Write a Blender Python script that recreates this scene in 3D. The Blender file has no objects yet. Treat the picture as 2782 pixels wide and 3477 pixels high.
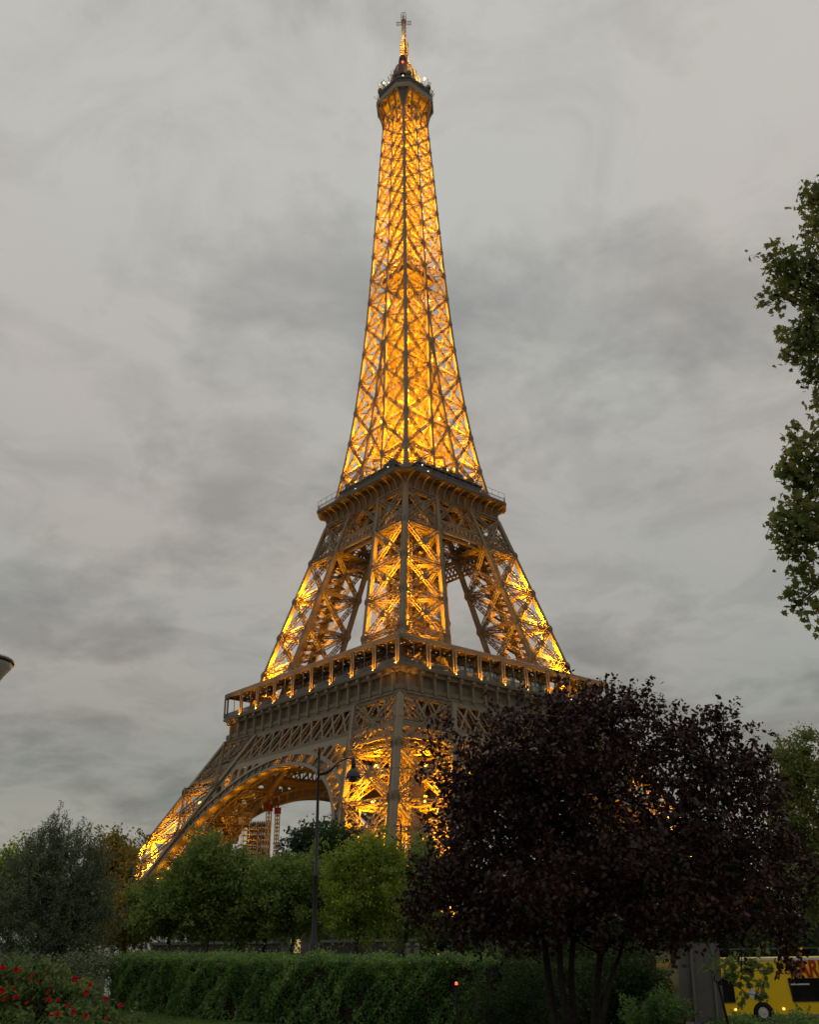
import bpy, math
import numpy as np
from math import radians, sin, cos, pi, sqrt, exp
from mathutils import Matrix, Vector

S = bpy.context.scene
C = S.collection
rng = np.random.default_rng(7)

# ------------------------------------------------------------------ camera
CAM = np.array([-157.078, -177.508, 6.143])
YAW, PITCH, ROLL, FPX = radians(48.6325), radians(24.7505), radians(-0.8590), 3108.3
PW, PH = 2782.0, 3477.0
_f = np.array([cos(YAW)*cos(PITCH), sin(YAW)*cos(PITCH), sin(PITCH)])
_r0 = np.array([sin(YAW), -cos(YAW), 0.0]); _u0 = np.cross(_r0, _f)
_r = _r0*cos(ROLL) + _u0*sin(ROLL); _u = -_r0*sin(ROLL) + _u0*cos(ROLL)
FWD = np.array([cos(YAW), sin(YAW), 0.0]); RGT = _r0
cd = bpy.data.cameras.new('camera'); cam = bpy.data.objects.new('camera', cd); C.objects.link(cam)
cam.matrix_world = Matrix(((_r[0], _u[0], -_f[0], CAM[0]), (_r[1], _u[1], -_f[1], CAM[1]), (_r[2], _u[2], -_f[2], CAM[2]), (0, 0, 0, 1)))
cd.sensor_fit = 'VERTICAL'; cd.sensor_height = 36.0; cd.lens = 36.0*FPX/PH
cd.clip_start = 0.1; cd.clip_end = 6000
S.camera = cam

def at(px, py, d):
    """world point seen at photo pixel (px, py), d metres ahead along the ground"""
    v = _f + _r*(px-PW/2)/FPX - _u*(py-PH/2)/FPX
    return CAM + v*(d/np.dot(v, FWD))

def m_per_px(d):
    return d*cos(PITCH)/FPX
def kpx(p): return float(np.dot(np.asarray(p)-CAM, _f))/FPX      # metres per photo pixel at a point

# ------------------------------------------------------------------ world, sun, exposure
def lk(nt, a, b): nt.links.new(a, b)
def node(nt, t, **kw):
    n = nt.nodes.new(t)
    for k, v in kw.items():
        if k in n.inputs: n.inputs[k].default_value = v
        else: setattr(n, k, v)
    return n
def ramp(nt, stops, interp='LINEAR'):
    n = nt.nodes.new('ShaderNodeValToRGB'); cr = n.color_ramp; cr.interpolation = interp
    while len(cr.elements) < len(stops): cr.elements.new(0.5)
    for e, (p, c) in zip(cr.elements, stops):
        e.position = p; e.color = (*c, 1) if len(c) == 3 else c
    return n

W = bpy.data.worlds.new('World'); S.world = W; W.use_nodes = True
nt = W.node_tree; nt.nodes.clear()
out = nt.nodes.new('ShaderNodeOutputWorld'); bg = nt.nodes.new('ShaderNodeBackground')
tc = nt.nodes.new('ShaderNodeTexCoord'); sep = nt.nodes.new('ShaderNodeSeparateXYZ')
lk(nt, tc.outputs['Generated'], sep.inputs[0])
zz = node(nt, 'ShaderNodeMath', operation='MAXIMUM'); lk(nt, sep.outputs['Z'], zz.inputs[0]); zz.inputs[1].default_value = 0.0
za = node(nt, 'ShaderNodeMath', operation='ADD'); lk(nt, zz.outputs[0], za.inputs[0]); za.inputs[1].default_value = 0.22
dv = node(nt, 'ShaderNodeVectorMath', operation='DIVIDE')
lk(nt, tc.outputs['Generated'], dv.inputs[0])
cmb = nt.nodes.new('ShaderNodeCombineXYZ')
for k in 'XYZ': lk(nt, za.outputs[0], cmb.inputs[k])
lk(nt, cmb.outputs[0], dv.inputs[1])
mp = nt.nodes.new('ShaderNodeMapping'); lk(nt, dv.outputs[0], mp.inputs[0])
mp.inputs['Location'].default_value = (5.3, 0.4, 0.0); mp.inputs['Rotation'].default_value = (0, 0, 0.6)
n1 = node(nt, 'ShaderNodeTexNoise', Scale=2.1, Detail=9.0, Roughness=0.57, Distortion=0.15); lk(nt, mp.outputs[0], n1.inputs['Vector'])
n2 = node(nt, 'ShaderNodeTexNoise', Scale=1.3, Detail=4.0, Roughness=0.5, Distortion=0.2); lk(nt, mp.outputs[0], n2.inputs['Vector'])
r1 = ramp(nt, [(0.37, (0.67, 0.675, 0.69)), (0.50, (0.99, 0.99, 0.985)), (0.62, (1.36, 1.35, 1.30))], 'B_SPLINE'); lk(nt, n1.outputs['Fac'], r1.inputs[0])
r2 = ramp(nt, [(0.38, (0.97, 1.0, 1.0)), (0.62, (1.04, 1.0, 0.98))]); lk(nt, n2.outputs['Fac'], r2.inputs[0])
# elevation: darker bands low down, a pale strip on the horizon, brighter above
re = ramp(nt, [(0.0, (0.43, 0.428, 0.385)), (0.06, (0.385, 0.382, 0.343)), (0.15, (0.32, 0.32, 0.29)), (0.28, (0.408, 0.401, 0.375)), (0.46, (0.462, 0.450, 0.425)), (0.70, (0.545, 0.538, 0.512)), (1.0, (0.585, 0.582, 0.557))])
lk(nt, zz.outputs[0], re.inputs[0])
mA = node(nt, 'ShaderNodeMix', data_type='RGBA', blend_type='MULTIPLY'); mA.inputs['Factor'].default_value = 1
lk(nt, re.outputs[0], mA.inputs['A']); lk(nt, r1.outputs[0], mA.inputs['B'])
n3 = node(nt, 'ShaderNodeTexNoise', Scale=5.5, Detail=8.0, Roughness=0.6, Distortion=0.6); lk(nt, mp.outputs[0], n3.inputs['Vector'])
r3 = ramp(nt, [(0.32, (0.83, 0.835, 0.845)), (0.52, (1.0, 1.0, 1.0)), (0.70, (1.12, 1.115, 1.10))], 'B_SPLINE'); lk(nt, n3.outputs['Fac'], r3.inputs[0])
mD = node(nt, 'ShaderNodeMix', data_type='RGBA', blend_type='MULTIPLY'); mD.inputs['Factor'].default_value = 1
lk(nt, mA.outputs['Result'], mD.inputs['A']); lk(nt, r3.outputs[0], mD.inputs['B'])
mB = node(nt, 'ShaderNodeMix', data_type='RGBA', blend_type='MULTIPLY'); mB.inputs['Factor'].default_value = 1
lk(nt, mD.outputs['Result'], mB.inputs['A']); lk(nt, r2.outputs[0], mB.inputs['B'])
sky = nt.nodes.new('ShaderNodeTexSky'); sky.sky_type = 'NISHITA'; sky.sun_disc = False
SUN_EL, SUN_AZ = radians(4), radians(200)
sky.sun_elevation = SUN_EL; sky.sun_rotation = SUN_AZ
sc = node(nt, 'ShaderNodeMix', data_type='RGBA', blend_type='MULTIPLY'); sc.inputs['Factor'].default_value = 1
lk(nt, sky.outputs[0], sc.inputs['A']); sc.inputs['B'].default_value = (0.05, 0.05, 0.05, 1)
mC = node(nt, 'ShaderNodeMix', data_type='RGBA', blend_type='MIX'); mC.inputs['Factor'].default_value = 0.94
lk(nt, sc.outputs['Result'], mC.inputs['A']); lk(nt, mB.outputs['Result'], mC.inputs['B'])
lk(nt, mC.outputs['Result'], bg.inputs['Color']); bg.inputs['Strength'].default_value = 1.0
lk(nt, bg.outputs[0], out.inputs['Surface'])

sl = bpy.data.lights.new('sun', 'SUN'); sl.energy = 0.12; sl.angle = radians(40); sl.color = (1, 0.93, 0.85)
so = bpy.data.objects.new('sun', sl); C.objects.link(so)
so.rotation_euler = (radians(60), 0, radians(200)); so.location = (-200, -250, 200)

S.view_settings.view_transform = 'Standard'; S.view_settings.look = 'None'
S.view_settings.exposure = 0.0; S.view_settings.gamma = 1.0
S.render.engine = 'CYCLES'
cy = S.cycles
cy.max_bounces = 5; cy.diffuse_bounces = 2; cy.glossy_bounces = 2; cy.transmission_bounces = 3; cy.transparent_max_bounces = 6
cy.use_light_tree = True; cy.sample_clamp_indirect = 4.0; cy.caustics_reflective = False; cy.caustics_refractive = False
cy.use_denoising = True; cy.use_adaptive_sampling = False

# ------------------------------------------------------------------ helpers
class MB:
    """collects bars, boxes and polygons and links them as one mesh object"""
    def __init__(s): s.b = []; s.V = []; s.F = []; s.n = 0
    def bar(s, a, b, w, h=None, up=(0, 0, 1)):
        s.b.append((*a, *b, w, w if h is None else h, *up))
    def path(s, pts, w, h=None, up=(0, 0, 1)):
        for a, b in zip(pts[:-1], pts[1:]): s.bar(a, b, w, h, up)
    def truss(s, a, b, w, h, up=(0, 0, 1), step=1.6, c=0.2, z=0.13, sides=4):
        a = np.asarray(a, float); b = np.asarray(b, float); t = b-a; L = np.linalg.norm(t); t /= L
        up = np.asarray(up, float); n2 = up-t*np.dot(t, up); n2 /= np.linalg.norm(n2)+1e-9; n1 = np.cross(t, n2)
        co = [n1*sx*w/2+n2*sy*h/2 for sx, sy in ((-1, -1), (1, -1), (1, 1), (-1, 1))]
        for o in co: s.bar(a+o, b+o, c, c, n2)
        n = max(2, int(round(L/step)))
        for k in range(sides):
            p, q = co[k], co[(k+1) % 4]
            for i in range(n):
                x0, x1 = i/n*L, (i+1)/n*L
                u, v = (p, q) if i % 2 == 0 else (q, p)
                s.bar(a+u+t*x0, a+v+t*x1, z, z*0.5, n2)
    def poly(s, pts):
        pts = [tuple(map(float, p)) for p in pts]
        s.V += pts; s.F.append(tuple(range(s.n, s.n+len(pts)))); s.n += len(pts)
    def mesh(s, V, F):
        s.V += [tuple(map(float, p)) for p in V]; s.F += [tuple(i+s.n for i in f) for f in F]; s.n += len(V)
    def prism(s, pts, off):
        pts = [np.asarray(p, float) for p in pts]; off = np.asarray(off, float); n = len(pts)
        s.mesh(pts+[p+off for p in pts], [tuple(range(n))[::-1], tuple(range(n, 2*n))]+[(i, (i+1) % n, (i+1) % n+n, i+n) for i in range(n)])
    def box(s, x0, x1, y0, y1, z0, z1):
        s.prism([(x0, y0, z0), (x0, y1, z0), (x1, y1, z0), (x1, y0, z0)][::-1], (0, 0, z1-z0))
    def lathe(s, prof, n=16, c=(0, 0, 0), axis=None):
        V = []; F = []
        for r, z in prof:
            for k in range(n): V.append((c[0]+r*cos(2*pi*k/n), c[1]+r*sin(2*pi*k/n), c[2]+z))
        for i in range(len(prof)-1):
            for k in range(n): F.append((i*n+k, i*n+(k+1) % n, (i+1)*n+(k+1) % n, (i+1)*n+k))
        if prof[0][0] > 1e-4: F.append(tuple(range(n))[::-1])
        if prof[-1][0] > 1e-4: F.append(tuple((len(prof)-1)*n+k for k in range(n)))
        s.mesh(V, F)
    def tube(s, pts, rad, n=6):
        pts = [np.asarray(p, float) for p in pts]; V = []; F = []
        if np.isscalar(rad): rad = [rad]*len(pts)
        prev = None
        for i, p in enumerate(pts):
            t = pts[min(i+1, len(pts)-1)]-pts[max(i-1, 0)]; t /= np.linalg.norm(t)+1e-9
            if prev is None:
                a = np.array([1, 0, 0]) if abs(t[0]) < 0.8 else np.array([0, 1, 0]); n1 = np.cross(t, a)
            else: n1 = prev-t*np.dot(prev, t)
            n1 /= np.linalg.norm(n1)+1e-9; n2 = np.cross(t, n1); prev = n1
            for k in range(n): V.append(p+rad[i]*(n1*cos(2*pi*k/n)+n2*sin(2*pi*k/n)))
        for i in range(len(pts)-1):
            for k in range(n): F.append((i*n+k, i*n+(k+1) % n, (i+1)*n+(k+1) % n, (i+1)*n+k))
        F.append(tuple(range(n))[::-1]); F.append(tuple((len(pts)-1)*n+k for k in range(n)))
        s.mesh(V, F)
    def data(s, name, mat):
        V = np.array(s.V, float).reshape(-1, 3); F = list(s.F)
        if s.b:
            B = np.array(s.b, float); a, b = B[:, 0:3], B[:, 3:6]; w = B[:, 6:7]/2; h = B[:, 7:8]/2; up = B[:, 8:11]
            t = b-a; t = t/(np.linalg.norm(t, axis=1, keepdims=True)+1e-12)
            bad = np.abs((t*up).sum(1)) > 0.995*np.linalg.norm(up, axis=1); up = up.copy(); up[bad] = (1, 0.03, 0)
            n2 = up-t*(t*up).sum(1, keepdims=True); n2 /= np.linalg.norm(n2, axis=1, keepdims=True)+1e-12
            n1 = np.cross(t, n2); x = n1*w; y = n2*h
            P = np.stack([a-x-y, a+x-y, a+x+y, a-x+y, b-x-y, b+x-y, b+x+y, b-x+y], 1).reshape(-1, 3)
            q = np.array([(0, 1, 5, 4), (1, 2, 6, 5), (2, 3, 7, 6), (3, 0, 4, 7), (3, 2, 1, 0), (4, 5, 6, 7)])
            base = len(V)+np.arange(len(B))[:, None, None]*8
            V = np.concatenate([V, P]); F = F+[tuple(f) for f in (base+q[None]).reshape(-1, 4).tolist()]
        me = bpy.data.meshes.new(name); me.from_pydata(V.tolist(), [], F); me.update()
        for m in (mat if isinstance(mat, (list, tuple)) else [mat]): me.materials.append(m)
        return me
    def build(s, name, mat, parent=None, smooth=False):
        me = s.data(name, mat)
        if smooth: me.polygons.foreach_set('use_smooth', [True]*len(me.polygons))
        return link(name, me, parent)

def link(name, data, parent=None, loc=None, rz=None):
    o = bpy.data.objects.new(name, data); C.objects.link(o)
    if parent is not None: o.parent = parent
    if loc is not None: o.location = tuple(loc)
    if rz is not None: o.rotation_euler = (0, 0, rz)
    return o
def tag(o, label=None, cat=None, group=None, kind=None):
    if label: o['label'] = label
    if cat: o['category'] = cat
    if group: o['group'] = group
    if kind: o['kind'] = kind
    return o
def thing(name, label, cat, loc=(0, 0, 0), rz=0.0, group=None):
    return tag(link(name, None, None, loc, rz), label, cat, group)
def lamp(parent, loc, watts, col, rad=0.3, spot=None, aim=None, blend=0.6):
    ld = bpy.data.lights.new('lamp_light', 'SPOT' if spot else 'POINT'); ld.energy = watts*(GAIN if col == GOLD else 1.0); ld.color = col; ld.shadow_soft_size = rad
    o = link('lamp_light', ld, parent, loc)
    if spot:
        ld.spot_size = radians(spot); ld.spot_blend = blend
        o.rotation_euler = Vector(np.asarray(aim, float)-np.asarray(loc, float)).to_track_quat('-Z', 'Y').to_euler()
    return o

def mat(name, col, rough=0.6, metal=0.0, var=0.0, scale=3.0, emit=None, es=0.0, bump=0.0, spec=0.3, col2=None, detail=4.0):
    m = bpy.data.materials.new(name); m.use_nodes = True; nt = m.node_tree; b = nt.nodes['Principled BSDF']
    b.inputs['Roughness'].default_value = rough; b.inputs['Metallic'].default_value = metal
    b.inputs['Specular IOR Level'].default_value = spec
    b.inputs['Base Color'].default_value = (*col, 1)
    if var or col2:
        t = nt.nodes.new('ShaderNodeTexCoord'); n = node(nt, 'ShaderNodeTexNoise', Scale=scale, Detail=detail, Roughness=0.6); lk(nt, t.outputs['Object'], n.inputs['Vector'])
        c2 = col2 or tuple(c*(1+var) for c in col); c1 = col if col2 else tuple(c*(1-var) for c in col)
        r = ramp(nt, [(0.32, c1), (0.68, c2)]); lk(nt, n.outputs['Fac'], r.inputs[0]); lk(nt, r.outputs[0], b.inputs['Base Color'])
        if bump:
            bp = node(nt, 'ShaderNodeBump', Strength=bump, Distance=0.05); lk(nt, n.outputs['Fac'], bp.inputs['Height']); lk(nt, bp.outputs[0], b.inputs['Normal'])
    if emit: b.inputs['Emission Color'].default_value = (*emit, 1); b.inputs['Emission Strength'].default_value = es
    return m

def leafmat(name, cols, trans=0.42, rough=0.55, cl=0.6, spec=0.25, lift=3.5):
    """leaf colours vary from leaf to leaf and, more slowly, across the plant"""
    m = bpy.data.materials.new(name); m.use_nodes = True; nt = m.node_tree; b = nt.nodes['Principled BSDF']; o = nt.nodes['Material Output']
    g = nt.nodes.new('ShaderNodeNewGeometry'); t = nt.nodes.new('ShaderNodeTexCoord')
    n = node(nt, 'ShaderNodeTexNoise', Scale=cl, Detail=2.0); lk(nt, t.outputs['Object'], n.inputs['Vector'])
    a = node(nt, 'ShaderNodeMath', operation='MULTIPLY_ADD'); lk(nt, g.outputs['Random Per Island'], a.inputs[0]); a.inputs[1].default_value = 0.55
    s2 = node(nt, 'ShaderNodeMath', operation='MULTIPLY_ADD'); lk(nt, n.outputs['Fac'], s2.inputs[0]); s2.inputs[1].default_value = 1.1; s2.inputs[2].default_value = -0.32
    lk(nt, s2.outputs[0], a.inputs[2])
    k = len(cols); r = ramp(nt, [(i/(k-1), tuple(v*lift for v in c)) for i, c in enumerate(cols)]); lk(nt, a.outputs[0], r.inputs[0])
    lk(nt, r.outputs[0], b.inputs['Base Color']); b.inputs['Roughness'].default_value = rough; b.inputs['Specular IOR Level'].default_value = spec
    tr = nt.nodes.new('ShaderNodeBsdfTranslucent'); lk(nt, r.outputs[0], tr.inputs['Color'])
    mx = nt.nodes.new('ShaderNodeMixShader'); mx.inputs[0].default_value = trans
    lk(nt, b.outputs[0], mx.inputs[1]); lk(nt, tr.outputs[0], mx.inputs[2]); lk(nt, mx.outputs[0], o.inputs['Surface'])
    return m

GOLD = (1.0, 0.375, 0.007)
GAIN = 5.2
M_iron = mat('brown_iron_paint', (0.21, 0.166, 0.112), 0.55, var=0.10, scale=0.25, spec=0.25)
M_iron2 = mat('dark_brown_iron_paint', (0.16, 0.124, 0.082), 0.6, var=0.16, scale=0.6, spec=0.25)  # darker, more uneven copy of the main iron paint
M_dark = mat('dark_cladding', (0.10, 0.09, 0.085), 0.6, var=0.25, scale=0.4)
M_rail = mat('grey_mesh_rail', (0.17, 0.16, 0.15), 0.6, var=0.1, scale=0.8)
M_glass = mat('dark_glass', (0.03, 0.033, 0.036), 0.06, spec=0.9)
M_mirror = mat('sky_reflecting_glass', (0.30, 0.32, 0.33), 0.08, metal=0.75)
M_cove = mat('shade_toned_brown_paint', (0.105, 0.082, 0.056), 0.6, var=0.12, scale=0.5)  # shade behind the ribs and front lattice is put into this darker brown
M_kiosk = mat('weathered_grey_cladding', (0.085, 0.078, 0.07), 0.6, var=0.5, scale=0.7)
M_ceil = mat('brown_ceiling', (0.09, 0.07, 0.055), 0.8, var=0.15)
M_litwin = mat('lit_window', (0.2, 0.18, 0.1), 0.4, emit=(1.0, 0.75, 0.25), es=0.35)
M_bead = mat('white_lamp', (0.9, 0.9, 0.85), 0.3, emit=(1.0, 0.9, 0.65), es=1.3)
M_goldlamp = mat('sodium_lamp', (0.9, 0.7, 0.3), 0.3, emit=(1.0, 0.62, 0.12), es=3.5)
M_red = mat('red_paint', (0.36, 0.045, 0.02), 0.5, var=0.15)
M_redlamp = mat('red_lamp', (0.8, 0.05, 0.02), 0.3, emit=(1.0, 0.10, 0.04), es=3.0)
M_white = mat('white_metal', (0.62, 0.62, 0.6), 0.5, var=0.08)
M_stone = mat('pale_masonry', (0.36, 0.33, 0.28), 0.85, var=0.2, scale=1.5, bump=0.3)
M_black = mat('black_cast_iron', (0.022, 0.022, 0.024), 0.45, var=0.2, scale=6, spec=0.4)

# ================================================================== LATTICE TOWER
def H(z):
    if z <= 51.43: return 62.45-(62.45-34.8)*z/51.43
    if z <= 57.6: return 34.8+(31.2-34.8)*(z-51.43)/6.17
    if z <= 111.4: return 31.2+(17.1-31.2)*(z-57.6)/53.8
    if z <= 116: return 17.1+(16.02-17.1)*(z-111.4)/4.6
    return exp(-2.57182307e-07*z**3+1.60013199e-04*z**2-3.88372558e-02*z+5.52704737)
def INN(z):   # distance of the inner columns from the face's middle line
    if z <= 57.6: return H(z)-15+0.8*max(0, min(1, (z-51.4)/6.2))
    return float(np.interp(z, [57.6, 111.4, 116, 128, 140, 163, 186], [17.0, 6.3, 5.6, 4.1, 3.0, 1.1, 0.0]))

tower = thing('lattice_tower', 'tall iron lattice tower on four splayed legs glowing golden from within', 'tower')
XN = (-1.0, 0, 0)
def fp(u, z, d=0.0): return np.array([-(H(z)-d), u, z])      # a point on the face looking to -x

def copies(o, n=4):
    """three more of a part and its sub-parts, turned round the tower's axis"""
    for k in range(1, n):
        c = o.copy(); C.objects.link(c); c.parent = o.parent; c.rotation_euler = (0, 0, k*pi/2)
        for ch in list(o.children):
            e = ch.copy(); C.objects.link(e); e.parent = c

# ---- the four piers, ground to first floor
Z1 = [0, 6.4, 17.2, 28.3, 39.4, 51.4]
def pcol(i, j, z):   # the four columns of the pier standing at (-x, -y)
    return np.array([-(H(z) if i == 0 else INN(z)), -(H(z) if j == 0 else INN(z)), z])
FACES = [((0, 0), (0, 1), (-1, 0, 0)), ((0, 0), (1, 0), (0, -1, 0)), ((1, 0), (1, 1), (1, 0, 0)), ((0, 1), (1, 1), (0, 1, 0))]
def gusset(m, p, n, r, t=0.35, asp=1.3):
    n = np.asarray(n, float); up = np.array([0, 0, 1.0]); s = np.cross(n, up)
    pts = [p+n*t+s*r*cos(a)+up*r*asp*sin(a) for a in np.arange(8)*pi/4+pi/8]
    m.prism(pts, -2*t*n)
def pier_braces(m, zs, wid, step, mid=False, inner_scale=0.85):
    for z0, z1 in zip(zs[:-1], zs[1:]):
        for fi, (A, B, n) in enumerate(FACES):
            k = wid*(1 if fi < 2 else inner_scale)
            a0, a1, b0, b1 = pcol(*A, z0), pcol(*A, z1), pcol(*B, z0), pcol(*B, z1)
            m.truss(a0, b1, k, k, n, step); m.truss(b0, a1, k, k, n, step)
            m.truss(a1, b1, k*0.85, k*1.1, n, step)
            gusset(m, (a0+a1+b0+b1)/4+np.array(n)*0.3, n, k*0.8)
            if mid:
                c, d = (a0+a1)/2, (b0+b1)/2; m.truss(c, d, k*0.8, k*0.8, n, step)
        m.truss(pcol(0, 0, z1), pcol(1, 1, z1), wid*0.6, wid*0.6, (0, 0, 1), step*1.3)
        m.truss(pcol(1, 0, z1), pcol(0, 1, z1), wid*0.6, wid*0.6, (0, 0, 1), step*1.3)
def pier_column(i, j, zs, w, gus):
    m = MB(); ax = (1, 0, 0)
    for z0, z1 in zip(zs[:-1], zs[1:]):
        a, b = pcol(i, j, z0), pcol(i, j, z1)
        m.bar(a, b, w, w, ax)
        # corner flanges stand a little proud of the plates
        for sx, sy in ((-1, -1), (-1, 1), (1, -1), (1, 1)):
            o = np.array([sx*(w/2-0.02), sy*(w/2-0.02), 0]); m.bar(a+o, b+o, 0.2, 0.2, ax)
    for z in zs[1:-1]:
        p = pcol(i, j, z); e = w*0.5+0.08
        for n in ((-1, 0, 0), (0, -1, 0), (1, 0, 0), (0, 1, 0)):
            gusset(m, p+np.array(n)*e, n, gus, 0.06, 1.25)
    return m
m = MB(); pier_braces(m, Z1, 1.08, 1.4, mid=True)
pier = m.build('pier', M_iron, tower)
for i in (0, 1):
    for j in (0, 1):
        pier_column(i, j, Z1, 1.15, 1.15).build('column', M_iron, pier)
# inclined lift track with its lattice posts, and the counterweight shaft plates
m = MB()
def axis(z, du=0.0, dv=0.0): return np.array([-(H(z)+INN(z))/2+du, -(H(z)+INN(z))/2+dv, z])
for du, dv in ((-2.6, -1), (-1, -2.6), (2.2, 1), (1, 2.2)):
    m.truss(axis(2, du, dv), axis(56, du, dv), 1.0, 1.0, (1, 0, 0), 1.3, 0.2, 0.16)
for z in np.arange(4, 56, 2.6): m.truss(axis(z, -2.6, -1), axis(z, 2.2, 1), 0.5, 0.5, (0, 0, 1), 1.2, 0.14, 0.1); m.truss(axis(z, -1, -2.6), axis(z, 1, 2.2), 0.5, 0.5, (0, 0, 1), 1.2, 0.14, 0.1)
for z0, z1 in ((6, 15), (18, 27), (29, 33), (41, 48)):
    a, b = axis(z0, 1.2, -4.2), axis(z1, 1.2, -4.2); m.bar(a, b, 2.6, 0.3, (0.2, 1, 0))
m.build('lift_track', M_iron2, pier)
m = MB()
for zz0 in np.arange(3, 55, 3.4):      # stair flights zig-zagging up the pier
    a = axis(zz0, 4.2, -3.0); b = axis(zz0+1.7, 4.2, 3.0); c = axis(zz0+3.4, 4.2, -3.0)
    m.bar(a, b, 1.0, 0.2); m.bar(b, c, 1.0, 0.2)
m.build('staircase', M_iron2, pier)
for i in (0, 1):
    for j in (0, 1):
        m = MB(); p = pcol(i, j, 0); m.prism([(p[0]-3.2, p[1]-3.2, -1), (p[0]+3.2, p[1]-3.2, -1), (p[0]+3.2, p[1]+3.2, -1), (p[0]-3.2, p[1]+3.2, -1)], (0, 0, 2.6))
        m.prism([(p[0]-2, p[1]-2, 1.6), (p[0]+2, p[1]-2, 1.6), (p[0]+2, p[1]+2, 1.6), (p[0]-2, p[1]+2, 1.6)], (0.3, 0.3, 2.0))
        m.build('masonry_base', M_stone, pier)
copies(pier)

# ---- arches between the piers, drawn on the sloping face: (u, s) with s the height along the slope
SL = 1.1353
def fs(u, s, d=0.0): return fp(u, s/SL, d)
RO, RI, SC = 40.3, 36.9, 9.3
def polar(r, th): return r*sin(th), SC+r*cos(th)
THM = radians(57)
m = MB()
ths = np.linspace(-radians(74), radians(74), 61)
def ring(m, r, fw, d0, d1, ths=ths):
    for t0, t1 in zip(ths[:-1], ths[1:]):
        q = []
        for d in (d0, d1):
            for r_, t in ((r-fw/2, t0), (r+fw/2, t0), (r+fw/2, t1), (r-fw/2, t1)):
                u, s = polar(r_, t); q.append(fs(u, s, d))
        m.mesh(q, [(0, 1, 2, 3), (7, 6, 5, 4), (0, 3, 7, 4), (1, 5, 6, 2)])
ring(m, RO-0.35, 0.85, -0.25, 0.35); ring(m, RI+0.3, 0.65, -0.25, 0.35)
ring(m, RO-0.35, 0.6, 3.2, 3.6); ring(m, RI+0.3, 0.5, 3.2, 3.6)
nb = 40
for k in range(nb):
    t = -radians(74)+(k+0.5)*radians(148)/nb
    a = polar(RI+0.6, t); b = polar(RO-0.7, t)
    m.bar(fs(*a, 0.05), fs(*b, 0.05), 0.4, 0.2, XN); m.bar(fs(*a, 3.3), fs(*b, 3.3), 0.3, 0.2, XN)
    c1, c2 = polar(RI+0.6, t+radians(1.8)), polar(RO-0.7, t+radians(1.8)); m.bar(fs(*c1, 0.05), fs(*c2, 0.05), 0.16, 0.15, XN)
    mid0 = fs(*a, 0.05); mid1 = fs(*b, 0.05)
    m.bar(fs(*a, 0.1), fs(*polar(RO-0.7, t+radians(1.8)), 0.1), 0.14, 0.1, XN); m.bar(fs(*b, 0.1), fs(*polar(RI+0.6, t+radians(1.8)), 0.1), 0.14, 0.1, XN)
    # web plate running back between the two rings
    if True:
        p0, p1, p2, p3 = fs(*a, 0.2), fs(*b, 0.2), fs(*b, 3.2), fs(*a, 3.2)
        e = np.array([0, 0.12, 0]); m.prism([p0, p1, p2, p3], e)
arch = m.build('arch', M_iron, tower)
m = MB(); ring(m, RI-0.1, 0.14, -0.2, 1.9); m.build('intrados', M_iron2, arch)
# spandrel plate pierced with round-headed openings
m = MB()
def rg(th):
    """how far out the spandrel reaches: up to the girder, or sideways to the pier's inner column"""
    r = RO-0.2
    while r < 75:
        u, s = polar(r, th); z = s/SL
        if z > 44.25 or abs(u) > INN(min(z, 57))+0.2: break
        r += 0.1
    return r
ncell = 30; a0, a1 = -radians(56), radians(56)
for k in range(ncell):
    tA = a0+(a1-a0)*k/ncell; tB = a0+(a1-a0)*(k+1)/ncell; tm = (tA+tB)/2
    gm = min(rg(tA), rg(tB), rg(tm))
    half = 0.36; capr = half*(tB-tA)*RO
    top = gm-1.15
    hole = top-RO > 0.5
    sub = 12
    for i in range(sub):
        x0 = -0.5+i/sub; x1 = -0.5+(i+1)/sub; t0 = tm+x0*(tB-tA); t1 = tm+x1*(tB-tA)
        def lowr(x):
            if not hole or abs(x) > half+1e-6: return RO-0.2
            return max(RO-0.2, top-capr*(1-sqrt(max(0, 1-(x/half)**2))))
        xm = (x0+x1)/2
        if abs(xm) > half or not hole: l0 = l1 = RO-0.2
        else: l0, l1 = lowr(max(-half, min(half, x0))), lowr(max(-half, min(half, x1)))
        g0, g1 = rg(t0), rg(t1)
        if min(g0-l0, g1-l1) < 0.02: continue
        m.prism([fs(*polar(l0, t0), -0.05), fs(*polar(g0, t0), -0.05), fs(*polar(g1, t1), -0.05), fs(*polar(l1, t1), -0.05)], (0.35, 0, 0))
    if hole:     # deep reveal on each side of the opening
        for x in (-half, half):
            t = tm+x*(tB-tA); a = polar(RO, t); b = polar(max(RO+0.1, top-capr*0.6), t)
            m.prism([fs(*a, 0.3), fs(*b, 0.3), fs(*b, 2.6), fs(*a, 2.6)], (0, 0.1, 0))
m.build('spandrel', M_iron, arch)
copies(arch)

# ---- first-floor lattice girder
zb, zt = 44.3, 51.4; mB_ = MB(); mF_ = MB()
for d, m in ((0.0, mF_), (3.8, mB_)):
    w = 0.75 if d == 0 else 0.5
    for z in (zb+0.3, zt-0.25):
        h = H(z)-d; m.bar(fp(-h, z, d), fp(h, z, d), w*1.1, 0.5, XN)
    n = 18; hb, ht = H(zb), H(zt)
    for k in range(n):
        f0, f1 = -1+2*k/n, -1+2*(k+1)/n
        for q0, q1 in ((f0, f1), (f1, f0)):
            m.bar(fp(q0*hb, zb+0.3, d+0.05), fp(q1*ht, zt-0.3, d-0.05), 0.5 if d == 0 else 0.32, 0.25, XN)
        fm = (f0+f1)/2
        for q in (-1, 1):
            m.bar(fp(fm*hb, zb+0.3, d+0.3), fp((fm+q*1.0/n)*ht, zt-0.3, d+0.3), 0.2, 0.15, XN)
m = mF_
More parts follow.
